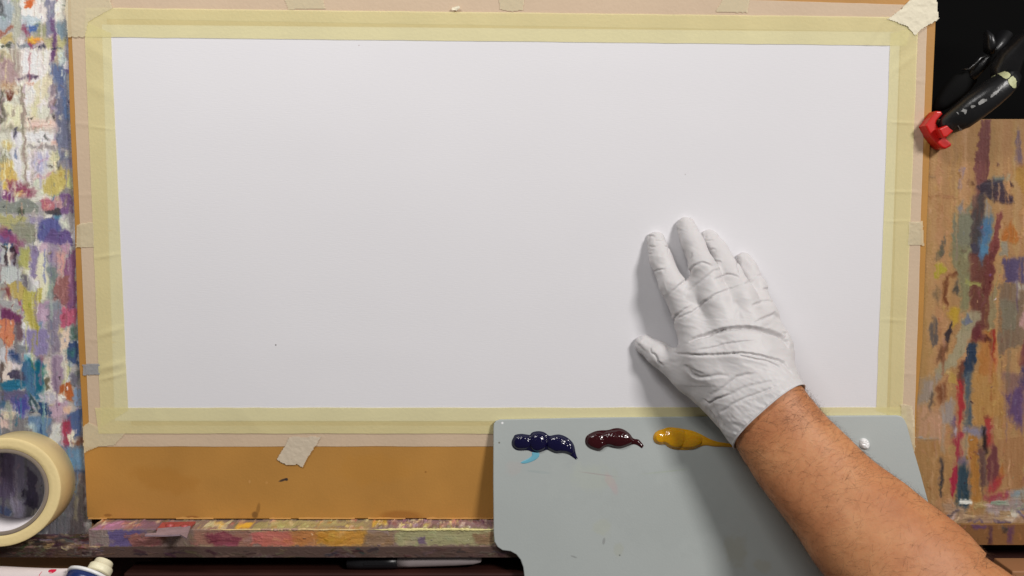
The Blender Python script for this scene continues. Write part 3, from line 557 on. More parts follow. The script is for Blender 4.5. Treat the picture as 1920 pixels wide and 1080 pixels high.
tape('masking_tape_strip', [(178,764.5),(1700,763.5),(1700,813),(185,813)], wrk([(300,12,.2,20),(470,16,.3,40),(700,10,.15,10)], False, Y0+.18, .12, 10), 600, 18, M_ty, 'yellow masking tape strip along the bottom edge of the paper', TG, seed=9)
# patches
def patch(name, P, h, label, m=M_tb, amp=.35, seed=0, step=1.6, thick=.12):
    P0 = np.array(P, float); x0, y0 = P0.min(0)-3; x1, y1 = P0.max(0)+3
    nx = int((x1-x0)/step)+2; ny = int((y1-y0)/step)+2
    X, Y = np.meshgrid(np.linspace(x0,x1,nx), np.linspace(y0,y1,ny), indexing='ij')
    Xw = X+.6*vnoise(X/4, Y/4, seed=seed); Yw = Y+.6*vnoise(X/4, Y/4, seed=seed+1)
    ins = inpoly(Xw, Yw, P)
    rid = 1-np.abs(fbm(X/13, Y/13, seed=seed+2, o=3))*2.2
    hh = h+amp*np.clip(rid, 0, 1)+amp*.5*fbm(X/22, Y/22, seed=seed+6)
    ry = 540-Y; dy = RD.y*FPX+RU.y*ry; dz = RD.z*FPX+RU.z*ry; t = (-h/1000-CAM.y)/dy
    V = np.stack([(X-960)*t, -hh/1000, CAM.z+dz*t], -1).reshape(-1,3)
    F = gridfaces(nx, ny, flip=True); k = ins.ravel()[F].all(1); F = F[k]
    used = np.unique(F); mp = np.zeros(len(V), int); mp[used] = np.arange(len(used))
    return obj(name, npmesh(name, V[used], mp[F]), m, label=label, category='tape')
M_tw = tape_mat('crumpled_tape', (222,214,190), .95)
patch('tape_corner_wrap', [(1662,36),(1692,14),(1702,2),(1716,-6),(1750,-6),(1757,-1),(1761,36),(1750,43),(1738,50),(1727,56),(1716,68),(1700,50)], 7.75, 'crumpled pale tape wrapped over the top right corner of the board', M_tw, .32, 11)
patch('tape_corner_wrap', [(124,-30),(200,-30),(212,16),(186,30),(166,42),(160,70),(126,70),(122,20)], 7.5, 'pale tape folded over the top left corner of the board', M_tb, .16, 12)
patch('tape_corner_wrap', [(154,800),(166,790),(190,803),(236,813),(228,822),(214,836),(188,837),(168,845),(157,851)], 7.0, 'pale tape folded over the bottom left corner of the board', M_tb, .16, 13)
patch('tape_corner_wrap', [(1688,756),(1711,760),(1716,792),(1717,848),(1700,848),(1690,800)], 7.5, 'pale tape folded over the bottom right corner of the board beside the palette', M_tb, .3, 14)
patch('tape_scrap', [(533,836),(542,818),(604,818),(592,837),(579,856),(567,878),(557,872),(537,872),(528,868),(518,861)], 7.0, 'torn loose tape scrap hanging below the bottom strip on the brown board', tape_mat('grey_tape', (204,190,168), .90), .28, 15)
patch('tape_scrap', [(524,-20),(600,-20),(612,17),(540,18)], 7.0, 'pale tape scrap on the top strip near its left third', M_tb, .08, 16)
patch('tape_scrap', [(934,-20),(984,-20),(982,19),(960,22),(936,18)], 7.0, 'pale tape scrap on the top strip at its middle', M_tb, .12, 17)
patch('tape_scrap', [(1366,-20),(1410,-20),(1402,24),(1340,23)], 7.0, 'pale slanted tape scrap on the top strip right of its middle', M_tb, .08, 18)
patch('tape_scrap', [(143,422),(155,417),(176,415),(178,464),(142,465)], 7.0, 'short pale tape scrap across the left edge of the board', M_tb, .25, 19)
patch('tape_scrap', [(1703,415),(1731,414),(1733,461),(1702,460)], 7.0, 'short pale tape scrap across the right edge of the board', M_tb, .3, 20)
patch('tape_scrap', [(154,682),(187,680),(189,703),(155,704)], 7.0, 'blue-grey stained tape scrap low on the left edge of the board', tape_mat('stained_tape', (150,152,156), .8), .3, 21)
patch('tape_scrap', [(848,13),(860,10),(864,15),(856,20),(846,19)], 8.2, 'tiny curled bit of tape on the top edge of the yellow strip', M_tw, .8, 22, 1.)
# ------------------------------------------------------------------ palette leaning on board and ledge
A = W(930, 786, 10.5); B = W(930, 1005, -ysf*1000+3.6); 
pu = Vector((1,0,0)); pv = (B-A).normalized(); pn = pu.cross(pv); 
if pn.y > 0: pn = -pn
def onpal(px, py, d=0.):
    r = ray(px, py); a = A+pn*d; t = (a-CAM).dot(pn)/r.dot(pn); return CAM+r*t
palpx = [(925,800),(926,794),(930,789),(937,786.5),(1100,783),(1300,781),(1500,779.5),(1682,778.5),(1690,780),(1696,786),(1701,797),(1712,838),(1727,890),(1742,945),(1760,1010),(1790,1130),(1795,1240),(990,1240),(984,1120),(983,1080),(981,1064),(976,1050),(968,1040),(957,1034),(942,1032),(933,1026),(927,1016),(925.5,1000),(924.5,900)]
M_pal = mat('grey_plastic', C(158,164,162,1.22), .42, .4, bump=.08, bscale=700, var=.05, vscale=14)
bm = bmesh.new(); vs = [bm.verts.new(onpal(x, y, 0)) for x, y in palpx]; f = bm.faces.new(vs); bm.normal_update()
if f.normal.dot(pn) < 0: bmesh.ops.reverse_faces(bm, faces=[f])
ex = bmesh.ops.extrude_face_region(bm, geom=[f]); nv_ = [g for g in ex['geom'] if isinstance(g, bmesh.types.BMVert)]
for v in nv_: v.co -= pn*.003
bmesh.ops.recalc_face_normals(bm, faces=bm.faces[:])
nvs = set(nv_); es = [e for e in bm.edges if not any(v in nvs for v in e.verts)]
bmesh.ops.bevel(bm, geom=es, offset=.0008, segments=3, affect='EDGES', profile=.5)
bmesh.ops.triangulate(bm, faces=[f for f in bm.faces if len(f.verts) > 4])
palette = obj('palette', bmmesh(bm, 'palette', False), M_pal, label='grey plastic palette with notched corner, leaning on the board, bearing blobs of paint', category='palette')
P_ = lambda x, y: tuple(onpal(x, y))
stains_and_glints(M_pal, [(P_(1146,905), .0035, .011, -.5, (180,140,142), .3, .6),(P_(1120,889), .017, .0005, .13, (140,120,128), .55, .1),(P_(1110,895), .02, .012, 0, (166,172,150), .2, .8),(P_(1380,1030), .010, .014, 0, (140,132,98), .25, .8),
 (P_(1432,1063), .008, .006, 0, (146,136,100), .2, .8),(P_(1129,990), .008, .007, 0, (162,164,136), .22, .8),(P_(1160,1030), .004, .006, 0, (150,150,120), .2, .8),(P_(963,880), .008, .006, 0, (170,154,150), .2, .8),(P_(1132,1015), .0012, .003, .2, (112,112,112), .5, .3),
 (P_(1076,1044), .003, .0008, .3, (110,112,112), .5, .2),(P_(1162,1041), .0007, .0007, 0, (80,84,84), .8, .1),(P_(1010,885), .012, .0012, .1, (138,150,150), .4, .3),(P_(1250,884), .02, .0008, -.1, (150,160,140), .4, .3),(P_(936,830), .0009, .0009, 0, (96,92,80), .8, .1),
 (P_(942,793), .0010, .0010, 0, (240,240,236), 1., .05),(P_(1060,900), .02, .016, 0, (166,172,168), .2, .9),(P_(1300,830), .02, .01, 0, (170,176,172), .2, .9),(P_(1250,960), .06, .03, .2, (146,152,150), .2, .9)])  # white dot by the top left corner is a glint painted into the colour
BG = 'blobs of paint squeezed on the palette'
def lobed(name, poly, H, R, lobes, m, d0=0., seed=0, step=.45, rim=True, parent=None, ridge=.07, **props):
    P = smooth_poly(poly, 2); Pa = np.array(P); x0, y0 = Pa.min(0)-1.5; x1, y1 = Pa.max(0)+1.5
    nx = int((x1-x0)/step)+2; ny = int((y1-y0)/step)+2
    X, Y = np.meshgrid(np.linspace(x0,x1,nx), np.linspace(y0,y1,ny), indexing='ij')
    ins = inpoly(X, Y, P); d = segdist(X, Y, P); d = np.where(ins, d, -d)
    q = np.clip(d/R, 0, 1); h = H*np.sqrt(np.clip(1-(1-q)**2, 0, 1))
    if lobes:
        hl = np.zeros_like(X)
        for lx, ly, rx_, ry_, hh in lobes:
            e = 1-((X-lx)/rx_)**2-((Y-ly)/ry_)**2; hl = np.maximum(hl, hh*np.sqrt(np.clip(e, 0, 1)))
        h = h*.5+np.minimum(hl, H*2)*np.clip(q*1.6, 0, 1)*.75
    h = h+ridge*H*fbm(X/7, Y/5, seed=seed)*q+ridge*.5*H*vnoise(X/2.2, Y/1.6, seed=seed+3)*q
    keep = (d > -.7).ravel()
    h = np.where(d <= 0, -.25, np.maximum(h, .02))
    V = np.empty(X.shape+(3,)); r0 = np.array([tuple(onpal(a, b)) for a, b in ((x0,y0),(x1,y0),(x0,y1),(x1,y1))])
    U = ((X-x0)/(x1-x0))[..., None]; T = ((Y-y0)/(y1-y0))[..., None]
    V = (r0[0]*(1-U)+r0[1]*U)*(1-T)+(r0[2]*(1-U)+r0[3]*U)*T+np.array(pn)*((h+d0)/1000)[..., None]
    V = V.reshape(-1, 3); F = gridfaces(nx, ny, flip=True); F = F[keep[F].all(1)]; used = np.unique(F); mp = np.zeros(len(V), int); mp[used] = np.arange(len(used))
    return obj(name, npmesh(name, V[used], mp[F]), m, parent, **props)
Z6 = lambda P: [(940+x/6.4, 790+y/6.4) for x, y in P]
Z7b = lambda P: [(900+x/3.375, 760+y/3.375) for x, y in P]
blue = lobed('paint_blob', Z6([(120,240),(150,185),(160,160),(240,147),(320,160),(345,165),(365,130),(440,114),(520,128),(570,178),(620,165),(690,153),(770,178),(850,240),(880,300),(892,390),(925,462),(900,432),(905,468),(870,440),(790,385),(720,378),(650,388),(600,365),(550,338),(500,360),(440,382),(370,372),(320,345),(190,357),(130,310)]), 2.6, 8,
    [(978,828,19,15,3.4),(1009,828,17,19,4.6),(1045,832,20,17,4.0),(1062,840,17,14,3.)], mat('blue_paint', (.004,.003,.034,1), .13, .5, coat=.15), seed=31,
    label='leftmost blob of dark blue paint on the palette, with a pale blue smear', category='paint', group=BG)
lobed('paint_smear', Z6([(362,360),(462,365),(455,430),(395,472),(335,496),(270,512),(225,500),(250,478),(300,458),(348,430),(372,410)]), .35, 3, None, mat('pale_blue_paint', C(100,160,178), .3, .5), d0=.02, seed=32, parent=blue)
lobed('paint_blob', Z6([(1003,235),(1012,190),(1040,158),(1120,118),(1200,106),(1280,106),(1330,88),(1390,78),(1450,88),(1500,115),(1545,150),(1575,200),(1600,212),(1650,215),(1670,240),(1715,296),(1700,300),(1690,330),(1660,305),(1620,280),(1575,275),(1520,300),(1440,328),(1380,328),(1330,318),(1280,300),(1230,318),(1200,350),(1160,360),(1070,332),(1012,285)]), 2.6, 8,
    [(1120,828,21,18,3.8),(1150,822,26,15,4.6),(1162,823,24,18,4.2)], mat('crimson_paint', (.034,.002,.004,1), .14, .5, coat=.1), seed=35,
    label='blob of dark crimson paint on the palette between the blue and the yellow', category='paint', group=BG)
lobed('paint_blob', Z7b([(1092,205),(1105,172),(1135,155),(1160,150),(1190,137),(1250,142),(1290,150),(1340,158),(1400,182),(1450,212),(1510,232),(1580,240),(1640,256),(1655,262),(1650,272),(1600,266),(1540,262),(1480,262),(1430,252),(1390,262),(1350,280),(1300,284),(1230,281),(1190,268),(1170,245),(1140,252),(1105,240)]), 2.4, 8,
    [(1236,820,13,14,3.4),(1265,822,24,19,4.2),(1292,825,24,17,3.2)], mat('ochre_paint', C(200,146,6), .13, .5, coat=.5, sss=.3, var=.15, vscale=60), seed=38,
    label='blob of yellow ochre paint trailing to a thin tip under the wrist', category='paint', group=BG)
lobed('paint_blob', [(1611,832),(1612,824),(1618,821),(1625,823),(1630,830),(1630,838),(1626,843),(1618,842),(1613,838)], 2.8, 6, None, mat('white_paint', C(235,235,235), .35, .5, coat=.3), seed=40, ridge=.3,
    label='small blob of white paint at the right end of the palette beside the arm', category='paint', group=BG)

# ------------------------------------------------------------------ masking tape roll on the shelf
fc = W(3, 923, 50); bc = W(42, 902, 3.2); R0 = .0403*.997; ax = (fc-bc).normalized()
e1 = ax.cross(Vector((0,0,1))).normalized(); e2 = e1.cross(ax).normalized()
L_ = (fc-bc).length
def ring(name, prof, m, parent, n=128, wob=0):
    V = []; k = len(prof)
    for i in range(n):
        a = 2*math.pi*i/n
        for r, s in prof: V.append(bc+ax*(s*L_)+(e1*math.cos(a)+e2*math.sin(a))*r)
    F = [(i*k+j, i*k+(j+1)%k, ((i+1)%n)*k+(j+1)%k, ((i+1)%n)*k+j) for i in range(n) for j in range(k)]
    me = mesh(name, V, F); o = obj(name, me, m, parent)
    bm = bmesh.new(); bm.from_mesh(me); bmesh.ops.recalc_face_normals(bm, faces=bm.faces[:]); bm.to_mesh(me); bm.free()
    return o
roll = empty('tape_roll', bc, label='roll of cream masking tape standing on the shelf at the left edge', category='tape roll')
M_side = mat('tape_side', C(214,194,142), .6, .3, bump=.25, bscale=500, var=.05, vscale=60)
rr = R0*82/103.6; rc = R0*75/103.6
b1 = .0008
o = ring('tape', [(R0-b1,0),(R0,.02),(R0,.98),(R0-.0002,.992),(R0-b1,1),(R0*.93,1.001),(R0*.87,1.0),(rr+.0003,1),(rr+.0001,.99),(rr+.0001,.5),(rr+.0001,.01)], M_side, None)
o.parent = roll; o.matrix_parent_inverse = Matrix.Translation(-bc)
M_core = mat('core_card', C(128,116,104), .8, .2, var=.1, vscale=150)
o = ring('core', [(rr,0),(rr,.5),(rr,1.004),(rr-.0004,1.008),(rc+.0005,1.008),(rc,1.0),(rc,.5),(rc,0)], M_core, None)
o.parent = roll; o.matrix_parent_inverse = Matrix.Translation(-bc)
o = ring('core_lining', [(rc-.00005,.01),(rc-.00005,.985),(rc-.0003,.985),(rc-.0003,.01)], mat('white_lining', C(215,210,212), .6, .3), None)
o.parent = roll; o.matrix_parent_inverse = Matrix.Translation(-bc)

# ------------------------------------------------------------------ spring clamp
CZ = lambda P: [(1730+x/4.153, 40+y/4.153) for x, y in P]
M_bk = mat('black_plastic', (.012,.012,.013,1), .34, .5, bump=.15, bscale=500, var=.3, vscale=60)
M_bk2 = mat('black_rubber', (.004,.004,.004,1), .85, .15)
M_red = mat('red_plastic', C(206,28,22,1.0), .35, .5, bump=.08, bscale=300, sss=.1)
clamp = empty('spring_clamp', W(1800,170,20), label='black spring clamp with red jaw pads gripping the right panel beside the board', category='clamp')
def addp(o, root): o.parent = root; o.matrix_parent_inverse = root.matrix_world.inverted() if False else Matrix.Translation(-root.location); return o
def taper(name, st, m, sq=2.6, n=28):
    """limb through stations (px,py,h mm,half width px,half depth mm) with rounded box section"""
    V = []; cs_ = [W(s[0], s[1], s[2]) for s in st]
    N_ = len(st)
    for i, s in enumerate(st):
        d = (cs_[min(i+1, N_-1)]-cs_[max(i-1, 0)]); d.y = d.y; d.normalize()
        a = d.cross(Vector((0,-1,0))).normalized(); b = a.cross(d).normalized()
        hw = s[3]*MMPX*(1-s[2]/1000/DIST); hd = s[4]/1000
        for k in range(n):
            t = 2*math.pi*k/n; c_, s_ = math.cos(t), math.sin(t)
            V.append(cs_[i]+a*(abs(c_)**(2/sq)*math.copysign(hw, c_))+b*(abs(s_)**(2/sq)*math.copysign(hd, s_)))
    F = [(i*n+k, i*n+(k+1)%n, (i+1)*n+(k+1)%n, (i+1)*n+k) for i in range(N_-1) for k in range(n)]
    F += [tuple(range(n))[::-1], tuple(range((N_-1)*n, N_*n))]
    me = mesh(name, V, F); bm = bmesh.new(); bm.from_mesh(me); bmesh.ops.recalc_face_normals(bm, faces=bm.faces[:]); bm.to_mesh(me); bm.free()
    return obj(name, me, m)
def cz(x, y, h, w_, d): return (1730+x/4.153, 40+y/4.153, h, w_/4.153, d)
addp(taper('upper_jaw', [cz(165,840,15,60,4),(cz(200,805,18,78,7)),cz(300,745,23,98,10),cz(400,665,27,106,11),cz(500,590,29,104,12),cz(590,520,29,98,12),cz(650,470,28,84,11),cz(690,435,26,56,8),cz(705,422,25,20,3)], M_bk, 2.4), clamp)
addp(taper('lower_jaw', [cz(105,690,2,26,4),cz(150,640,2,60,6),cz(220,560,3,80,8),cz(300,480,5,84,8),cz(370,430,5,60,7),cz(400,410,5,20,3)], M_bk2), clamp)
addp(taper('upper_handle', [cz(600,470,21,60,8),cz(640,380,24,100,10),cz(690,270,28,86,10),cz(790,150,35,60,9),cz(900,60,43,56,9),cz(1050,-60,51,56,9)], M_bk), clamp)
addp(taper('lower_handle', [cz(360,440,7,40,6),cz(420,360,9,52,8),cz(480,290,7,50,8),cz(560,210,2,44,8),cz(640,100,2,44,8)], M_bk), clamp)
o = addp(taper('wing_knob', [cz(515,240,13,30,5),cz(524,190,15,36,6),cz(515,130,15,28,5),cz(490,85,13,14,3)], M_bk), clamp)
addp(taper('spring', [cz(310,375,11,7,1),cz(365,370,15,8,1.4),cz(420,320,17,8,1.4),cz(445,290,17,8,1.2),cz(520,262,15,7,1)], mat('dull_steel', (.10,.10,.10,1), .3, .5, metal=.8)), clamp)
pad = addp(obj('jaw_pad', slab('jaw_pad', CZ([(20,812),(108,697),(146,699),(160,722),(112,775),(108,795),(132,832),(165,818),(212,798),(255,805),(266,830),(188,900),(190,915),(228,952),(224,972),(182,994),(150,986),(100,940),(62,892)]), 4, 17, .0014, 3), M_red), clamp)
addp(obj('jaw_pad', slab('jaw_pad', CZ([(126,838),(212,796),(262,806),(268,832),(190,902),(160,905)]), 13, 24, .0012, 3), M_red), clamp)
M_w = mat('white_splash', C(150,150,148), .5, .4, var=.3, vscale=300); M_yg = mat('cream_splash', C(178,180,138), .5, .4, var=.25, vscale=250)
def splash(P, h, m, n):
    bmv = smooth_poly(CZ(P), 1)
    return bmv
def drape(name, P, m, root, jaw):
    """thin coat of dried paint lying on the jaw's rounded surface"""
    Pp = np.array(smooth_poly(CZ(P), 1)); x0, y0 = Pp.min(0)-1; x1, y1 = Pp.max(0)+1; st = .7
    nx = int((x1-x0)/st)+2; ny = int((y1-y0)/st)+2; dg = bpy.context.evaluated_depsgraph_get()
    from mathutils.bvhtree import BVHTree
    me = jaw.data; bvh = BVHTree.FromPolygons([v.co for v in me.vertices], [tuple(p.vertices) for p in me.polygons])
    X, Y = np.meshgrid(np.linspace(x0,x1,nx), np.linspace(y0,y1,ny), indexing='ij')
    ins = inpoly(X+1.0*vnoise(X/3, Y/3, seed=4), Y+1.0*vnoise(X/3, Y/3, seed=5), Pp).ravel(); V = []; ok = []
    for x, y, i in zip(X.ravel(), Y.ravel(), ins):
        hit = bvh.ray_cast(CAM, ray(x, y).normalized()) if i else (None,)*4
        ok.append(hit[0] is not None); V.append(tuple(hit[0]+hit[1]*.00035) if hit[0] is not None else (0,0,0))
    ok = np.array(ok); V = np.array(V); F = gridfaces(nx, ny, flip=True); F = F[ok[F].all(1)]
    if not len(F): return
    used = np.unique(F); mp = np.zeros(len(V), int); mp[used] = np.arange(len(used))
    addp(obj(name, npmesh(name, V[used], mp[F]), m), root)
jaw = [o for o in clamp.children if o.name.startswith('upper_jaw')][0]
for P, m in (([(525,432),(560,412),(598,395),(640,388),(680,402),(690,425),(650,455),(620,440),(590,410),(555,435),(530,442)], M_yg),([(690,425),(724,440),(732,480),(722,525),(700,520),(670,490),(655,460)], M_yg),([(520,590),(540,560),(590,530),(620,490),(645,462),(640,490),(600,540),(560,580),(530,600)], M_w),
    ([(425,640),(455,605),(500,598),(502,620),(460,645),(435,655)], M_w),([(368,665),(395,645),(410,655),(412,670),(380,680)], M_w),([(300,695),(325,678),(350,690),(340,700),(345,722),(330,725),(318,705),(302,706)], M_w),([(260,708),(272,698),(290,722),(280,726)], M_w),([(268,800),(300,830),(332,850),(328,875),(290,872),(288,850)], M_w),([(246,870),(262,868),(280,905),(262,915),(248,900)], M_w)):
    drape('paint_splotch', P, m, clamp, jaw)

# ------------------------------------------------------------------ things under the shelf
def cyl(name, prof, base, axis, m, n=32):
    z = Vector(axis).normalized(); a = z.orthogonal().normalized(); b = z.cross(a); V = []; k = len(prof)
    for s, r in prof:
        for i in range(n): t = 2*math.pi*i/n; V.append(Vector(base)+z*s+(a*math.cos(t)+b*math.sin(t))*r)
    F = [(j*n+i, j*n+(i+1)%n, (j+1)*n+(i+1)%n, (j+1)*n+i) for j in range(k-1) for i in range(n)]+[tuple(range(n))[::-1], tuple(range((k-1)*n, k*n))]
    me = mesh(name, V, F); bm = bmesh.new(); bm.from_mesh(me); bmesh.ops.recalc_face_normals(bm, faces=bm.faces[:]); bm.to_mesh(me); bm.free()
    return obj(name, me, m)
pen0 = W(650, 1056, 16); pen = empty('marker_pen', pen0, label='marker pen with black cap lying under the shelf', category='marker pen')
mmp = MMPX*.97
addp(cyl('cap', [(0,.0026),(.001,.0042),(.012,.0047),(.030,.0050),(.040,.0050),(.0402,.0046)], pen0, (1,0,.03), mat('black_cap', (.01,.01,.012,1), .35, .5)), pen)
addp(cyl('barrel', [(.0403,.0044),(.05,.0045),(.085,.0044),(.10,.0038),(.106,.0024),(.107,.0008)], pen0, (1,0,.03), mat('pen_barrel', C(150,140,140), .4, .4)), pen)
c0 = pen0+Vector((.016,-.0046,.0012)); addp(obj('clip', box('clip', tuple(c0-Vector((.002,.0006,.001))), tuple(c0+Vector((.022,.0006,.001))), .0004), bpy.data.materials['black_cap']), pen)
# white tube printed with red, lying at the lower left
tz = lambda P: [(x/8, 1020+y/8) for x, y in P]
tb0 = W(70, 1092, 60)
tube = empty('white_paint_tube', tb0, label='white flattened paint tube with red print at the bottom left edge', category='paint tube')
Mw = mat('tube_white', C(214,202,200), .4, .4, var=.03, vscale=60)
def tubebody():
    # flattened tube lying across the frame's bottom-left, its crimped end to the right
    V = []; n = 24; st = [(-60,1086,56,24,9),(0,1084,57,22,9),(40,1084,58,20,8),(80,1084,59,19,6.5),(115,1084,60,19.,4),(146,1084,60,20,1.2),(153,1084,60,20.5,.7)]
    return taper('body', st, Mw, 2.0, 24)
body = addp(tubebody(), tube)
def onbody(name, P, m, parent):
    jaw_ = body
    Pp = np.array(smooth_poly(P, 2)); x0, y0 = Pp.min(0)-.5; x1, y1 = Pp.max(0)+.5; st = .5
    from mathutils.bvhtree import BVHTree
    me = body.data; bvh = BVHTree.FromPolygons([v.co for v in me.vertices], [tuple(p.vertices) for p in me.polygons])
    nx = int((x1-x0)/st)+2; ny = int((y1-y0)/st)+2; X, Y = np.meshgrid(np.linspace(x0,x1,nx), np.linspace(y0,y1,ny), indexing='ij')
    ins = inpoly(X, Y, Pp).ravel(); V = []; ok = []
    for x, y, i in zip(X.ravel(), Y.ravel(), ins):
        hit = bvh.ray_cast(CAM, ray(x, y).normalized()) if i else (None,)*4
        ok.append(hit[0] is not None); V.append(tuple(hit[0]+hit[1]*.00015) if hit[0] is not None else (0,0,0))
    ok = np.array(ok); V = np.array(V); F = gridfaces(nx, ny, flip=True); F = F[ok[F].all(1)]
    if not len(F): return
    used = np.unique(F); mp = np.zeros(len(V), int); mp[used] = np.arange(len(used))
    addp(obj(name, npmesh(name, V[used], mp[F]), m), parent)
Mr = mat('red_print', C(196,24,62), .4, .4)
onbody('printed_mark', tz([(720,395),(760,380),(830,376),(860,385),(830,420),(790,440),(750,445),(725,430)]), Mr, tube)
onbody('printed_mark', tz([(1075,365),(1110,350),(1170,348),(1160,375),(1130,415),(1095,435),(1070,425),(1065,395)]), Mr, tube)
onbody('printed_line', tz([(575,480),(600,440),(635,405),(642,412),(612,445),(592,482)]), Mr, tube)
# blue tube with white screw cap, seen from above
t2 = W(190, 1090, 62); bt = empty('blue_paint_tube', t2, label='dark blue paint tube with cream screw cap under the shelf at left', category='paint tube')
axd = Vector((.10, -.0, 1)).normalized(); axd = Vector((.2, .72, .66)).normalized()
capc = W(190, 1064, 58)
addp(cyl('cap', [(-.0045,.0083),(-.0040,.0087),(.0,.0087),(.0010,.0080),(.0012,.0070),(.0046,.0066),(.0053,.0059)], capc, axd, mat('cream_cap', C(222,216,186), .4, .4)), bt)
addp(cyl('neck', [(-.012,.0052),(-.0046,.0052)], capc, axd, mat('tin_neck', (.35,.36,.38,1), .3, .5, metal=.7)), bt)
shc = capc-axd*.0125+Vector((-.004,0,0))
addp(cyl('shoulder', [(.0,.0166),(.0008,.0170),(.0022,.0166),(.0024,.0150),(.0030,.006)], shc+axd*.0035, axd, mat('white_ring', C(232,232,234), .3, .5)), bt)
addp(cyl('body', [(-.030,.0155),(.0,.0158),(.003,.0158)], shc, axd, mat('navy_tube', C(22,40,92), .3, .5)), bt)
# ------------------------------------------------------------------ the gloved hand: one distance field, meshed as one surface
def rc(P, a, b, ra, rb):
    a = np.array(a); b = np.array(b); ba = b-a; l2 = ba@ba; rr_ = ra-rb; a2 = l2-rr_*rr_; il2 = 1/l2
    pa = P-a; y = pa@ba; z = y-l2; t = pa*l2-ba*y[..., None]; x2 = (t*t).sum(-1); y2 = y*y*l2; z2 = z*z*l2
    k = np.sign(rr_)*rr_*rr_*x2
    c1 = np.sign(z)*a2*z2 > k; c2 = np.sign(y)*a2*y2 < k
    return np.where(c1, np.sqrt(x2+z2)*il2-rb, np.where(c2, np.sqrt(x2+y2)*il2-ra, (np.sqrt(x2*a2*il2)+y*rr_)*il2-ra))
def smin(a, b, k):
    h = np.clip(.5+.5*(b-a)/k, 0, 1); return b*(1-h)+a*h-k*h*(1-h)
def mm(px, py, h): v = W(px, py, h); return np.array(v)*1000
def chain(P, pts, k=2.5):
    d = None
    for (x0,y0,h0,r0), (x1,y1,h1,r1) in zip(pts, pts[1:]):
        q = rc(P, mm(x0,y0,h0), mm(x1,y1,h1), r0, r1); d = q if d is None else smin(d, q, k)
    return d
IND = [(1298,604,29,11.8),(1260,535,25,9.1),(1240,488,16,8.3),(1230,452,8.2,7.0)]
MID = [(1340,566,33,11.5),(1317,499,29,9.0),(1299,455,19,8.1),(1286,425,9.0,7.2)]
RIN = [(1386,558,31,11.5),(1367,510,24,8.5),(1346,470,14,7.4),(1329,447,8.3,6.7)]
LIT = [(1426,588,26,10.5),(1416,537,20,7.8),(1403,505,13,6.7),(1394,488,8.0,5.9)]
THU = [(1368,758,38,16.5),(1293,703,27,13.2),(1236,664,17,8.8),(1208,646,10,7.2)]
wa, wb = (1412,793), (1453,754); adir = (.69,.72)
lo = mm(1165,830,70); hi = mm(1560,385,0)
lo = np.array([mm(1170,700,60)[0], -82, mm(1400,880,60)[2]]); hi = np.array([mm(1560,700,0)[0], -3.0, mm(1300,390,0)[2]])
VS = .72
gx, gy, gz = [np.arange(lo[i], hi[i], VS) for i in range(3)]
G = np.stack(np.meshgrid(gx, gy, gz, indexing='ij'), -1)
shp = G.shape[:3]
palm = None
for pts in ([(1298,604,29,12.5),(1322,664,35,18),(wa[0],wa[1],50,21)], [(1340,566,33,12),(1378,665,40,19),(1430,770,50,21)], [(1386,558,31,12),(1412,660,38,18),(wb[0],wb[1],50,21)], [(1426,588,26,11.5),(1449,655,32,13.6),(wb[0],wb[1],50,19.5)],
            [(1340,590,28,12),(1400,600,28,13)], [(1294,556,27,9),(1326,516,28,9.5)]):
    q = chain(G, pts, 6); palm = q if palm is None else smin(palm, q, 7)
for w_ in (wa, wb, ((wa[0]+wb[0])/2, (wa[1]+wb[1])/2)):
    q = rc(G, mm(w_[0], w_[1], 50), mm(w_[0]+adir[0]*50, w_[1]+adir[1]*50, 58), 21, 22); palm = smin(palm, q, 7)
th = chain(G, THU, 4); palm = smin(palm, th, 9)
D = palm
fl_ = [chain(G, f_, 3) for f_ in (IND, MID, RIN, LIT)]
for f_ in fl_: D = np.minimum(D, smin(palm, f_, 4.5))
D = D.astype(np.float32)
def surfnets(D, org, vs):
    nx, ny, nz = D.shape; ins = D < 0
    c = np.zeros((nx-1,ny-1,nz-1), np.int8)
    for a in (0,1):
        for b in (0,1):
            for e in (0,1): c += ins[a:nx-1+a, b:ny-1+b, e:nz-1+e]
    act = (c > 0) & (c < 8); idx = -np.ones(act.shape, np.int64); I = np.argwhere(act); idx[act] = np.arange(len(I))
    S = np.zeros((len(I),3)); cnt = np.zeros(len(I))
    cor = [(a,b,e) for a in (0,1) for b in (0,1) for e in (0,1)]
    for p in cor:
        for ax_ in range(3):
            if p[ax_] == 0:
                q = list(p); q[ax_] = 1
                d0 = D[I[:,0]+p[0], I[:,1]+p[1], I[:,2]+p[2]]; d1 = D[I[:,0]+q[0], I[:,1]+q[1], I[:,2]+q[2]]
                m = (d0 < 0) != (d1 < 0); t = np.where(m, d0/np.where(m, d0-d1, 1), 0)
                v = np.array(p, float)+0*S; v[:, ax_] += t; S += np.where(m[:,None], v, 0); cnt += m
    V = (I+S/cnt[:,None])*vs+org; F = []
    for ax_ in range(3):
        o1, o2 = [(1,2),(2,0),(0,1)][ax_]
        sl0 = [slice(1,-1)]*3; sl0[ax_] = slice(0,-1); sl1 = [slice(1,-1)]*3; sl1[ax_] = slice(1,None)
        a0 = ins[tuple(sl0)]; a1 = ins[tuple(sl1)]; E = np.argwhere(a0 != a1)
        off = np.ones(3, int); off[ax_] = 0; E0 = E+off; fl2 = a0[tuple(E.T)]
        def g(d1_, d2_):
            q = E0.copy(); q[:, o1] -= d1_; q[:, o2] -= d2_; return idx[q[:,0], q[:,1], q[:,2]]
        Q = np.stack([g(1,1), g(0,1), g(0,0), g(1,0)], 1); Q[~fl2] = Q[~fl2][:, ::-1]; F.append(Q)
    F = np.concatenate(F); F = F[(F >= 0).all(1)]; return V, F
V, F = surfnets(D, lo, VS); V = V/1000
me = npmesh('glove', V, F)
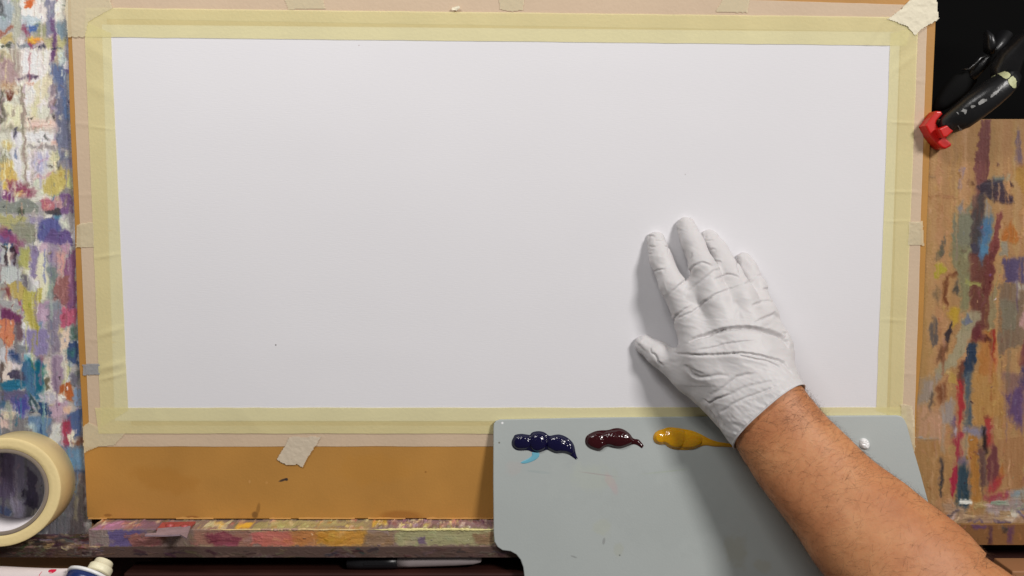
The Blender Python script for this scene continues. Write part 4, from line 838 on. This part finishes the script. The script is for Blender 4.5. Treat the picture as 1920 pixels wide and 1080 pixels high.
bm = bmesh.new(); bm.from_mesh(me)
for _ in range(2): bmesh.ops.smooth_vert(bm, verts=bm.verts, factor=.5, use_axis_x=True, use_axis_y=True, use_axis_z=True)
# cuff: cut square to the forearm
rimc = W(1436, 771, 52); far = W(1436+adir[0]*150, 771+adir[1]*150, 84); armax = (far-rimc).normalized()
bmesh.ops.bisect_plane(bm, geom=bm.verts[:]+bm.edges[:]+bm.faces[:], dist=1e-6, plane_co=rimc+armax*.004, plane_no=armax, clear_outer=True)
# subdivide nothing; tidy
bm.normal_update(); bm.to_mesh(me)
N0 = np.array([v.normal[:] for v in bm.verts]); V = np.array([v.co[:] for v in bm.verts])
px = proj(V); X = px[:,0]; Y = px[:,1]
tocam = (np.array(CAM)-V); tocam /= np.linalg.norm(tocam, axis=1)[:,None]; facing = np.clip((N0*tocam).sum(1)*2+.35, 0, 1)
g1 = lambda P: [(1140+x/4.5, 380+y/4.5) for x, y in P]; g2 = lambda P: [(1140+x/4.155, 580+y/4.155) for x, y in P]
g3 = lambda P: [(1200+x/9, 400+y/9) for x, y in P]; g4 = lambda P: [(1360+x/4.157, 460+y/4.157) for x, y in P]
# folds of the glove: polyline, valley depth mm, width px, ridge height mm (side by sign)
FOLDS = [(g1([(510,780),(570,715),(640,660),(690,575),(720,530),(790,500),(840,510),(890,545)]), .9, 2.2, 1.1),
 (g1([(630,790),(700,720),(780,660),(850,600),(900,565),(960,560)]), .6, 3., .5),(g1([(640,985),(700,930),(760,880),(830,820),(900,770),(1000,735),(1100,700),(1180,670)]), 1.0, 2.4, .8),
 (g1([(890,645),(950,620),(1000,600),(1050,605),(1090,620),(1130,655)]), .9, 2.2, .8),(g1([(740,870),(860,800),(980,760),(1060,730)]), .4, 3., .4),
 (g2([(630,242),(700,215),(780,190),(900,150),(970,143),(1050,137),(1130,142),(1200,155),(1320,190),(1360,215),(1390,245),(1412,310)]), 4.0, 3.3, 1.8),
 (g2([(700,308),(790,300),(860,285),(920,265),(980,255),(1070,247),(1160,240)]), .9, 2.6, .6),
 (g2([(500,335),(600,345),(700,350),(800,350),(900,345),(1050,335),(1150,350),(1250,375),(1330,395),(1370,420),(1410,470),(1446,520)]), 1.8, 2.3, 1.0),
 (g2([(980,348),(1040,358),(1100,372),(1170,388),(1240,402),(1300,430),(1345,460)]), 1.1, 2., .6),
 (g2([(590,440),(630,480),(660,512),(700,532),(740,540),(810,530),(880,520),(940,530)]), 1.0, 3.4, -1.2),
 (g2([(790,655),(850,630),(900,600),(950,560),(1000,520),(1080,500),(1180,490)]), .8, 4., .9),(g2([(740,690),(790,722),(850,690),(900,672),(960,655)]), 1.1, 2.6, 1.0),
 (g2([(800,780),(830,830),(850,870),(870,910),(890,960)]), 1., 3., .8),(g2([(870,800),(900,780),(960,740),(1010,712),(1080,680),(1170,650),(1250,620),(1350,582)]), .8, 3., .7),(g2([(820,720),(860,800),(880,850),(900,900)]), .7, 3., .6),
 (g2([(900,680),(980,640),(1060,600),(1150,580),(1250,560),(1340,545)]), .5, 4., .5),(g2([(590,430),(640,450),(700,480),(760,500)]), .5, 3., .5),
 (g2([(360,330),(380,360),(395,400),(440,440)]), 1.0, 2.4, .8),(g2([(225,255),(260,290),(300,330)]), .8, 3., .6),(g2([(330,300),(350,340),(375,350)]), .6, 2., .5),
 (g2([(520,90),(500,120),(500,150)]), 1.0, 2.5, .8),(g2([(540,60),(600,40),(660,10)]), .8, 2.5, .7),(g1([(535,1040),(545,990),(570,950),(640,900),(700,860)]), 1.0, 2.6, .8),
 (g4([(205,470),(240,450),(280,435),(330,428),(380,440)]), .9, 2.6, .8),(g4([(210,600),(280,570),(340,545),(380,525),(400,545),(430,590)]), 1.0, 3., 1.0),(g4([(290,340),(330,335),(350,365),(352,395)]), 1.0, 2.2, .8),
 (g4([(350,405),(375,415),(382,435)]), .9, 2.2, .7),(g4([(230,245),(270,230),(295,235)]), .7, 2.2, .6),(g4([(60,40),(90,80),(100,150),(115,210),(125,265)]), 1.2, 2.2, .3),(g4([(135,320),(180,280),(230,240)]), .5, 3., .7),(g4([(170,90),(200,130),(240,155)]), .5, 2., .4),
 (g4([(430,675),(470,690),(478,715),(460,740)]), 1., 2.2, .7),
 (g3([(120,440),(160,380),(200,375),(265,400)]), .9, 1.8, .6),(g3([(245,290),(320,300),(385,330)]), .7, 1.8, .4),(g3([(400,380),(430,430),(460,500)]), .9, 1.5, .5),(g3([(405,545),(450,550),(490,580)]), .9, 1.5, .5),(g3([(150,540),(200,560),(270,560)]), .6, 1.8, .5),(g3([(130,660),(170,680),(215,670)]), .5, 1.6, .5),
 (g3([(260,460),(330,455),(400,480)]), .4, 1.8, .4),(g3([(230,985),(290,950),(360,935),(430,940)]), .7, 1.8, .6),(g3([(470,600),(480,640),(475,690)]), .5, 1.4, .4),(g3([(790,95),(830,85),(870,135)]), .8, 2., .4),(g3([(590,200),(640,260),(700,300)]), .5, 3., .4),
 (g3([(990,300),(1040,290),(1080,280)]), .8, 1.6, .5),(g3([(1130,460),(1180,455),(1240,450)]), .6, 1.6, .5),(g3([(1180,600),(1230,595),(1290,600)]), .6, 1.6, .5),(g3([(1240,430),(1260,390),(1300,400)]), .8, 1.8, .5),(g3([(1260,790),(1320,800),(1390,825)]), .7, 1.8, .6),(g3([(880,660),(880,740),(870,800)]), .5, 2.2, .4)]
disp = np.zeros(len(V))
for poly_, dep, wd, rdg in FOLDS:
    P = np.array(poly_, float); b0 = P.min(0)-14; b1_ = P.max(0)+14
    m = (X > b0[0]) & (X < b1_[0]) & (Y > b0[1]) & (Y < b1_[1])
    if not m.any(): continue
    x = X[m]+.8*vnoise(X[m]/6, Y[m]/6, seed=9); y = Y[m]+.8*vnoise(X[m]/6, Y[m]/6, seed=8)
    best = np.full(x.shape, 1e9); sg = np.zeros(x.shape); tt = np.zeros(x.shape); n = len(P)-1
    for i in range(n):
        d = P[i+1]-P[i]; L2 = d@d; t = np.clip(((x-P[i,0])*d[0]+(y-P[i,1])*d[1])/L2, 0, 1)
        ex_ = x-P[i,0]-t*d[0]; ey = y-P[i,1]-t*d[1]; dd = np.hypot(ex_, ey); k = dd < best
        best = np.where(k, dd, best); sg = np.where(k, np.sign(d[0]*ey-d[1]*ex_), sg); tt = np.where(k, (i+t)/n, tt)
    env = np.clip(np.minimum(tt, 1-tt)*5, 0, 1)**.7; s = best*np.where(sg == 0, 1, sg)
    if rdg < 0: s = -s; 
    rdg = abs(rdg)
    up = 1/(1+np.exp(np.clip(s/(wd*.28), -40, 40)))
    disp[m] += env*(-1.0*dep*np.exp(-((s-wd*.5)/(wd*.85))**2)+.95*rdg*up*np.exp(-np.abs(s)/(wd*3.2))+.25*rdg*np.exp(-((s-wd*3.)/(wd*1.8))**2))
# loose film: fine taut wrinkles running across the hand, bunched near the cuff, thumb and fingertips
u = X*.93+Y*.35; v_ = -X*.35+Y*.93
cuffd = ((V-np.array(rimc))@np.array(armax))*-1000
near = np.exp(-np.clip(cuffd, 0, 99)/16.)
wr = (1-np.abs(fbm(u/34, v_/9, seed=61, o=3))*2.4)
wr2 = (1-np.abs(fbm(u/60+3*fbm(X/70,Y/70,seed=5), v_/24, seed=63, o=2))*2.6)
disp += .14*wr+.30*wr2+near*(.28*(1-np.abs(fbm((X-Y)/11, (X+Y)/36, seed=66, o=3))*2.6)+.55*(1-np.abs(fbm((X*.9+Y*.3)/26, (Y*.9-X*.3)/14, seed=68, o=2))*2.6))
tip = np.zeros(len(V))
for f_ in (IND, MID, RIN, LIT, THU):
    a = np.array(mm(*f_[-1][:3]))/1000; tip = np.maximum(tip, np.exp(-(np.linalg.norm(V-a, axis=1)/.012)**2))
disp += tip*.45*(1-np.abs(fbm(X/9, Y/6, V[:,1]*150, seed=71, o=3))*2.6)
side = np.clip(1-facing, 0, 1)
disp = disp*np.where(facing > .02, np.clip(facing*1.5, 0, 1), .0)+side*.3*fbm(V[:,0]*160, V[:,1]*160, V[:,2]*260, seed=77)
V = V+N0*(disp/1000)[:,None]
for i, v in enumerate(bm.verts): v.co = V[i]
bm.normal_update()
# rolled rim and a turned-in band
be = [e for e in bm.edges if e.is_boundary]
nb = {}
for e in be:
    a, b_ = e.verts; nb.setdefault(a.index, []).append(b_.index); nb.setdefault(b_.index, []).append(a.index)
bm.verts.ensure_lookup_table()
loops_ = []; seen = set()
for s0 in nb:
    if s0 in seen: continue
    lp_ = [s0]; seen.add(s0); cur = s0
    while True:
        nx_ = [q for q in nb[cur] if q not in seen]
        if not nx_: break
        cur = nx_[0]; seen.add(cur); lp_.append(cur)
    loops_.append(lp_)
lp_ = max(loops_, key=len); rim = [bm.verts[i].co.copy() for i in lp_]
ctr = sum(rim, Vector())/len(rim)
# smooth the rim path
n = len(rim); R_ = np.array([tuple(p) for p in rim])
for _ in range(6): R_ = (R_+np.roll(R_,1,0)+np.roll(R_,-1,0))/3
rimpath = R_[::2]
for k_, i in enumerate(lp_): bm.verts[i].co = Vector(R_[k_])
r_ = bmesh.ops.extrude_edge_only(bm, edges=be)
for g in r_['geom']:
    if isinstance(g, bmesh.types.BMVert): g.co += (ctr-g.co).normalized()*.0009-armax*.012
bm.to_mesh(me); bm.free()
me.polygons.foreach_set('use_smooth', [True]*len(me.polygons))
M_gl = mat('white_nitrile', C(200,197,197,1.15), .49, .4, bump=.04, bscale=500, sss=.05, var=.02, vscale=60)
person = empty('person', W(1436,771,50), label='bare forearm reaching in, its white gloved hand flat on the paper', category='person')
glove = addp(obj('glove', me, M_gl), person)
k = 8; n = len(rimpath); V = []
for i in range(n):
    p = Vector(rimpath[i]); t = (Vector(rimpath[(i+1)%n])-Vector(rimpath[i-1])).normalized(); a = (p-ctr); a -= t*a.dot(t); a.normalize(); b = t.cross(a)
    for j in range(k):
        q = 2*math.pi*j/k; V.append(p+a*(math.cos(q)*.0006+.0001)+b*math.sin(q)*.0006)
F = [(i*k+j, i*k+(j+1)%k, ((i+1)%n)*k+(j+1)%k, ((i+1)%n)*k+j) for i in range(n) for j in range(k)]
cuff = obj('cuff_bead', mesh('cuff_bead', V, F), M_gl, None); cuff.parent = glove; pass

# ------------------------------------------------------------------ forearm
# stations: upper-right edge px, lower-left edge px, height mm of the centre, depth half mm
ARM = [((1420,640),(1310,720),44,14),((1474,690),(1345,785),48,18.5),((1503,722),(1371,818),52,20),((1522,744),(1383,844),55,20.5),((1548,776),(1398,872),58,22),((1605,835),(1430,922),66,25),((1660,887),(1466,972),75,28),((1735,944),(1500,1028),87,32),((1820,1018),(1541,1086),100,36),((1880,1082),(1566,1160),111,39),((1965,1150),(1620,1240),124,41),((2060,1270),(1680,1350),140,43),((2160,1400),(1760,1470),156,43)]
def catm(a, b, c, d, t): return .5*((2*b)+(-a+c)*t+(2*a-5*b+4*c-d)*t*t+(-a+3*b-3*c+d)*t**3)
st = np.array([[*a, *b, h, d] for a, b, h, d in ARM], float); fine = []; SUB = 14
for i in range(len(st)-1):
    p0 = st[max(i-1,0)]; p3 = st[min(i+2,len(st)-1)]
    for q in range(SUB): fine.append(catm(p0, st[i], st[i+1], p3, q/SUB))
fine.append(st[-1]); fine = np.array(fine)
n = 96; rings_ = []; cen = []
for f_ in fine:
    a = W(f_[0], f_[1], f_[4]); b = W(f_[2], f_[3], f_[4]); cen.append((a, b, (a+b)/2, f_[5]/1000))
V = []
for i, (a, b, c, d) in enumerate(cen):
    axs = (cen[min(i+3,len(cen)-1)][2]-cen[max(i-3,0)][2]).normalized(); s = (a-b); s -= axs*s.dot(axs); hw = (a-b).length/2*abs((a-b).normalized().dot(s.normalized()))*.985; s.normalize(); o_ = s.cross(axs).normalized()
    if o_.y > 0: o_ = -o_
    for q in range(n):
        t = 2*math.pi*q/n; cx = abs(math.cos(t))**.94*math.copysign(1, math.cos(t)); sy = abs(math.sin(t))**.94*math.copysign(1, math.sin(t))
        V.append(tuple(c+s*(hw*cx)+o_*(d*sy)))
V = np.array(V)
F = [(i*n+q, i*n+(q+1)%n, (i+1)*n+(q+1)%n, (i+1)*n+q) for i in range(len(cen)-1) for q in range(n)]
F += [tuple(range(n)), tuple(range((len(cen)-1)*n, len(cen)*n))]
me = mesh('forearm', V, F); bm = bmesh.new(); bm.from_mesh(me); bmesh.ops.recalc_face_normals(bm, faces=bm.faces[:]); bm.normal_update()
for v in bm.verts:
    c = v.co; v.co = c+v.normal*(.0012*float(fbm(np.array(c.x*22), np.array(c.y*22), np.array(c.z*22), seed=81))+.00025*float(fbm(np.array(c.x*180), np.array(c.y*180), np.array(c.z*180), seed=83)))
bm.to_mesh(me); bm.free()
M_sk = bpy.data.materials.new('skin'); M_sk.use_nodes = True; nt = M_sk.node_tree; N = nt.nodes; L = nt.links; b = N['Principled BSDF']
tc = N.new('ShaderNodeTexCoord')
def noise(scale, det, rough=.5, stretch=None):
    nn = N.new('ShaderNodeTexNoise'); nn.inputs['Scale'].default_value = scale; nn.inputs['Detail'].default_value = det; nn.inputs['Roughness'].default_value = rough
    L.new(tc.outputs['Object'], nn.inputs['Vector']); return nn
def ramp(src, stops):
    r = N.new('ShaderNodeValToRGB'); L.new(src, r.inputs[0]); e = r.color_ramp.elements
    e[0].position, e[0].color = stops[0]; e[1].position, e[1].color = stops[-1]
    for p, c in stops[1:-1]: q = e.new(p); q.color = c
    return r
r1 = ramp(noise(28, 6, .6).outputs[0], [(.3, C(172,112,74,1.16)), (.5, C(186,126,84,1.16)), (.72, C(198,142,98,1.16))])
r2 = ramp(noise(260, 3, .7).outputs[0], [(.36, (.80,.74,.70,1)), (.5, (1,1,1,1)), (.7, (1.0,1.0,1.0,1))])
mx = N.new('ShaderNodeMix'); mx.data_type = 'RGBA'; mx.blend_type = 'MULTIPLY'; mx.inputs[0].default_value = .40
L.new(r1.outputs[0], mx.inputs[6]); L.new(r2.outputs[0], mx.inputs[7]); L.new(mx.outputs[2], b.inputs['Base Color'])
b.inputs['Roughness'].default_value = .5; b.inputs['Specular IOR Level'].default_value = .4
b.inputs['Subsurface Weight'].default_value = .15; b.inputs['Subsurface Radius'].default_value = (1,.35,.2); b.inputs['Subsurface Scale'].default_value = .004
bp = N.new('ShaderNodeBump'); bp.inputs['Strength'].default_value = .35; bp.inputs['Distance'].default_value = .0007
L.new(noise(420, 5, .65).outputs[0], bp.inputs['Height']); L.new(bp.outputs[0], b.inputs['Normal'])
arm = addp(obj('forearm', me, M_sk), person)
# arm hair: fine curved strands rooted on the skin
Vn = np.array([v.co[:] for v in me.vertices]); Nn = np.array([v.normal[:] for v in me.vertices])
HV = []; HF = []
cnt_ = 0; tries = 0
while cnt_ < 2700 and tries < 40000:
    tries += 1
    i = int(rng.integers(24, len(cen)-1)); q = int(rng.integers(0, n)); idx_ = i*n+q
    p = Vector(Vn[idx_])+Vector(rng.normal(0,.0012,3)); nm = Vector(Nn[idx_])
    p = Vector(Vn[idx_]); 
    if nm.y > .35: continue
    edge = abs(math.cos(2*math.pi*q/n))
    if rng.random() > .4+.5*edge: continue
    j = rng.uniform(-1,1); p = p+ (Vector(Vn[min(idx_+1,len(Vn)-1)])-p)*rng.uniform(-1,1)+(Vector(Vn[min(idx_+n,len(Vn)-1)])-p)*rng.uniform(-.9,.9)
    axs = (cen[min(i+1,len(cen)-1)][2]-cen[i-1][2]).normalized(); sd = nm.cross(axs)
    ln = rng.uniform(.006,.015); d = (sd*rng.normal(.75,.35)-axs*rng.normal(-.15,.45)); d -= nm*d.dot(nm); d.normalize()
    if math.cos(2*math.pi*q/n) < 0: d = d*1
    sw = nm.cross(d); lift = rng.uniform(.05,.28); cv_ = rng.normal(0,.18); w0 = rng.uniform(.00003,.00006); b0 = len(HV); K = 5
    for s_ in range(K):
        t = s_/(K-1); c = p+d*(ln*t)+nm*(ln*lift*math.sin(t*2.4)*.6+.00005)+sw*(ln*cv_*t*t); ww = w0*(1-t*.85)
        for a_ in (0, 2.094, 4.189): HV.append(tuple(c+sw*(math.cos(a_)*ww)+nm*(math.sin(a_)*ww)))
    for s_ in range(K-1):
        for a_ in range(3): HF.append((b0+s_*3+a_, b0+s_*3+(a_+1)%3, b0+s_*3+3+(a_+1)%3, b0+s_*3+3+a_))
    cnt_ += 1
hair = obj('arm_hair', npmesh('arm_hair', HV, HF), mat('hair', (.11,.06,.036,1), .5, .3), arm, kind='stuff'); pass
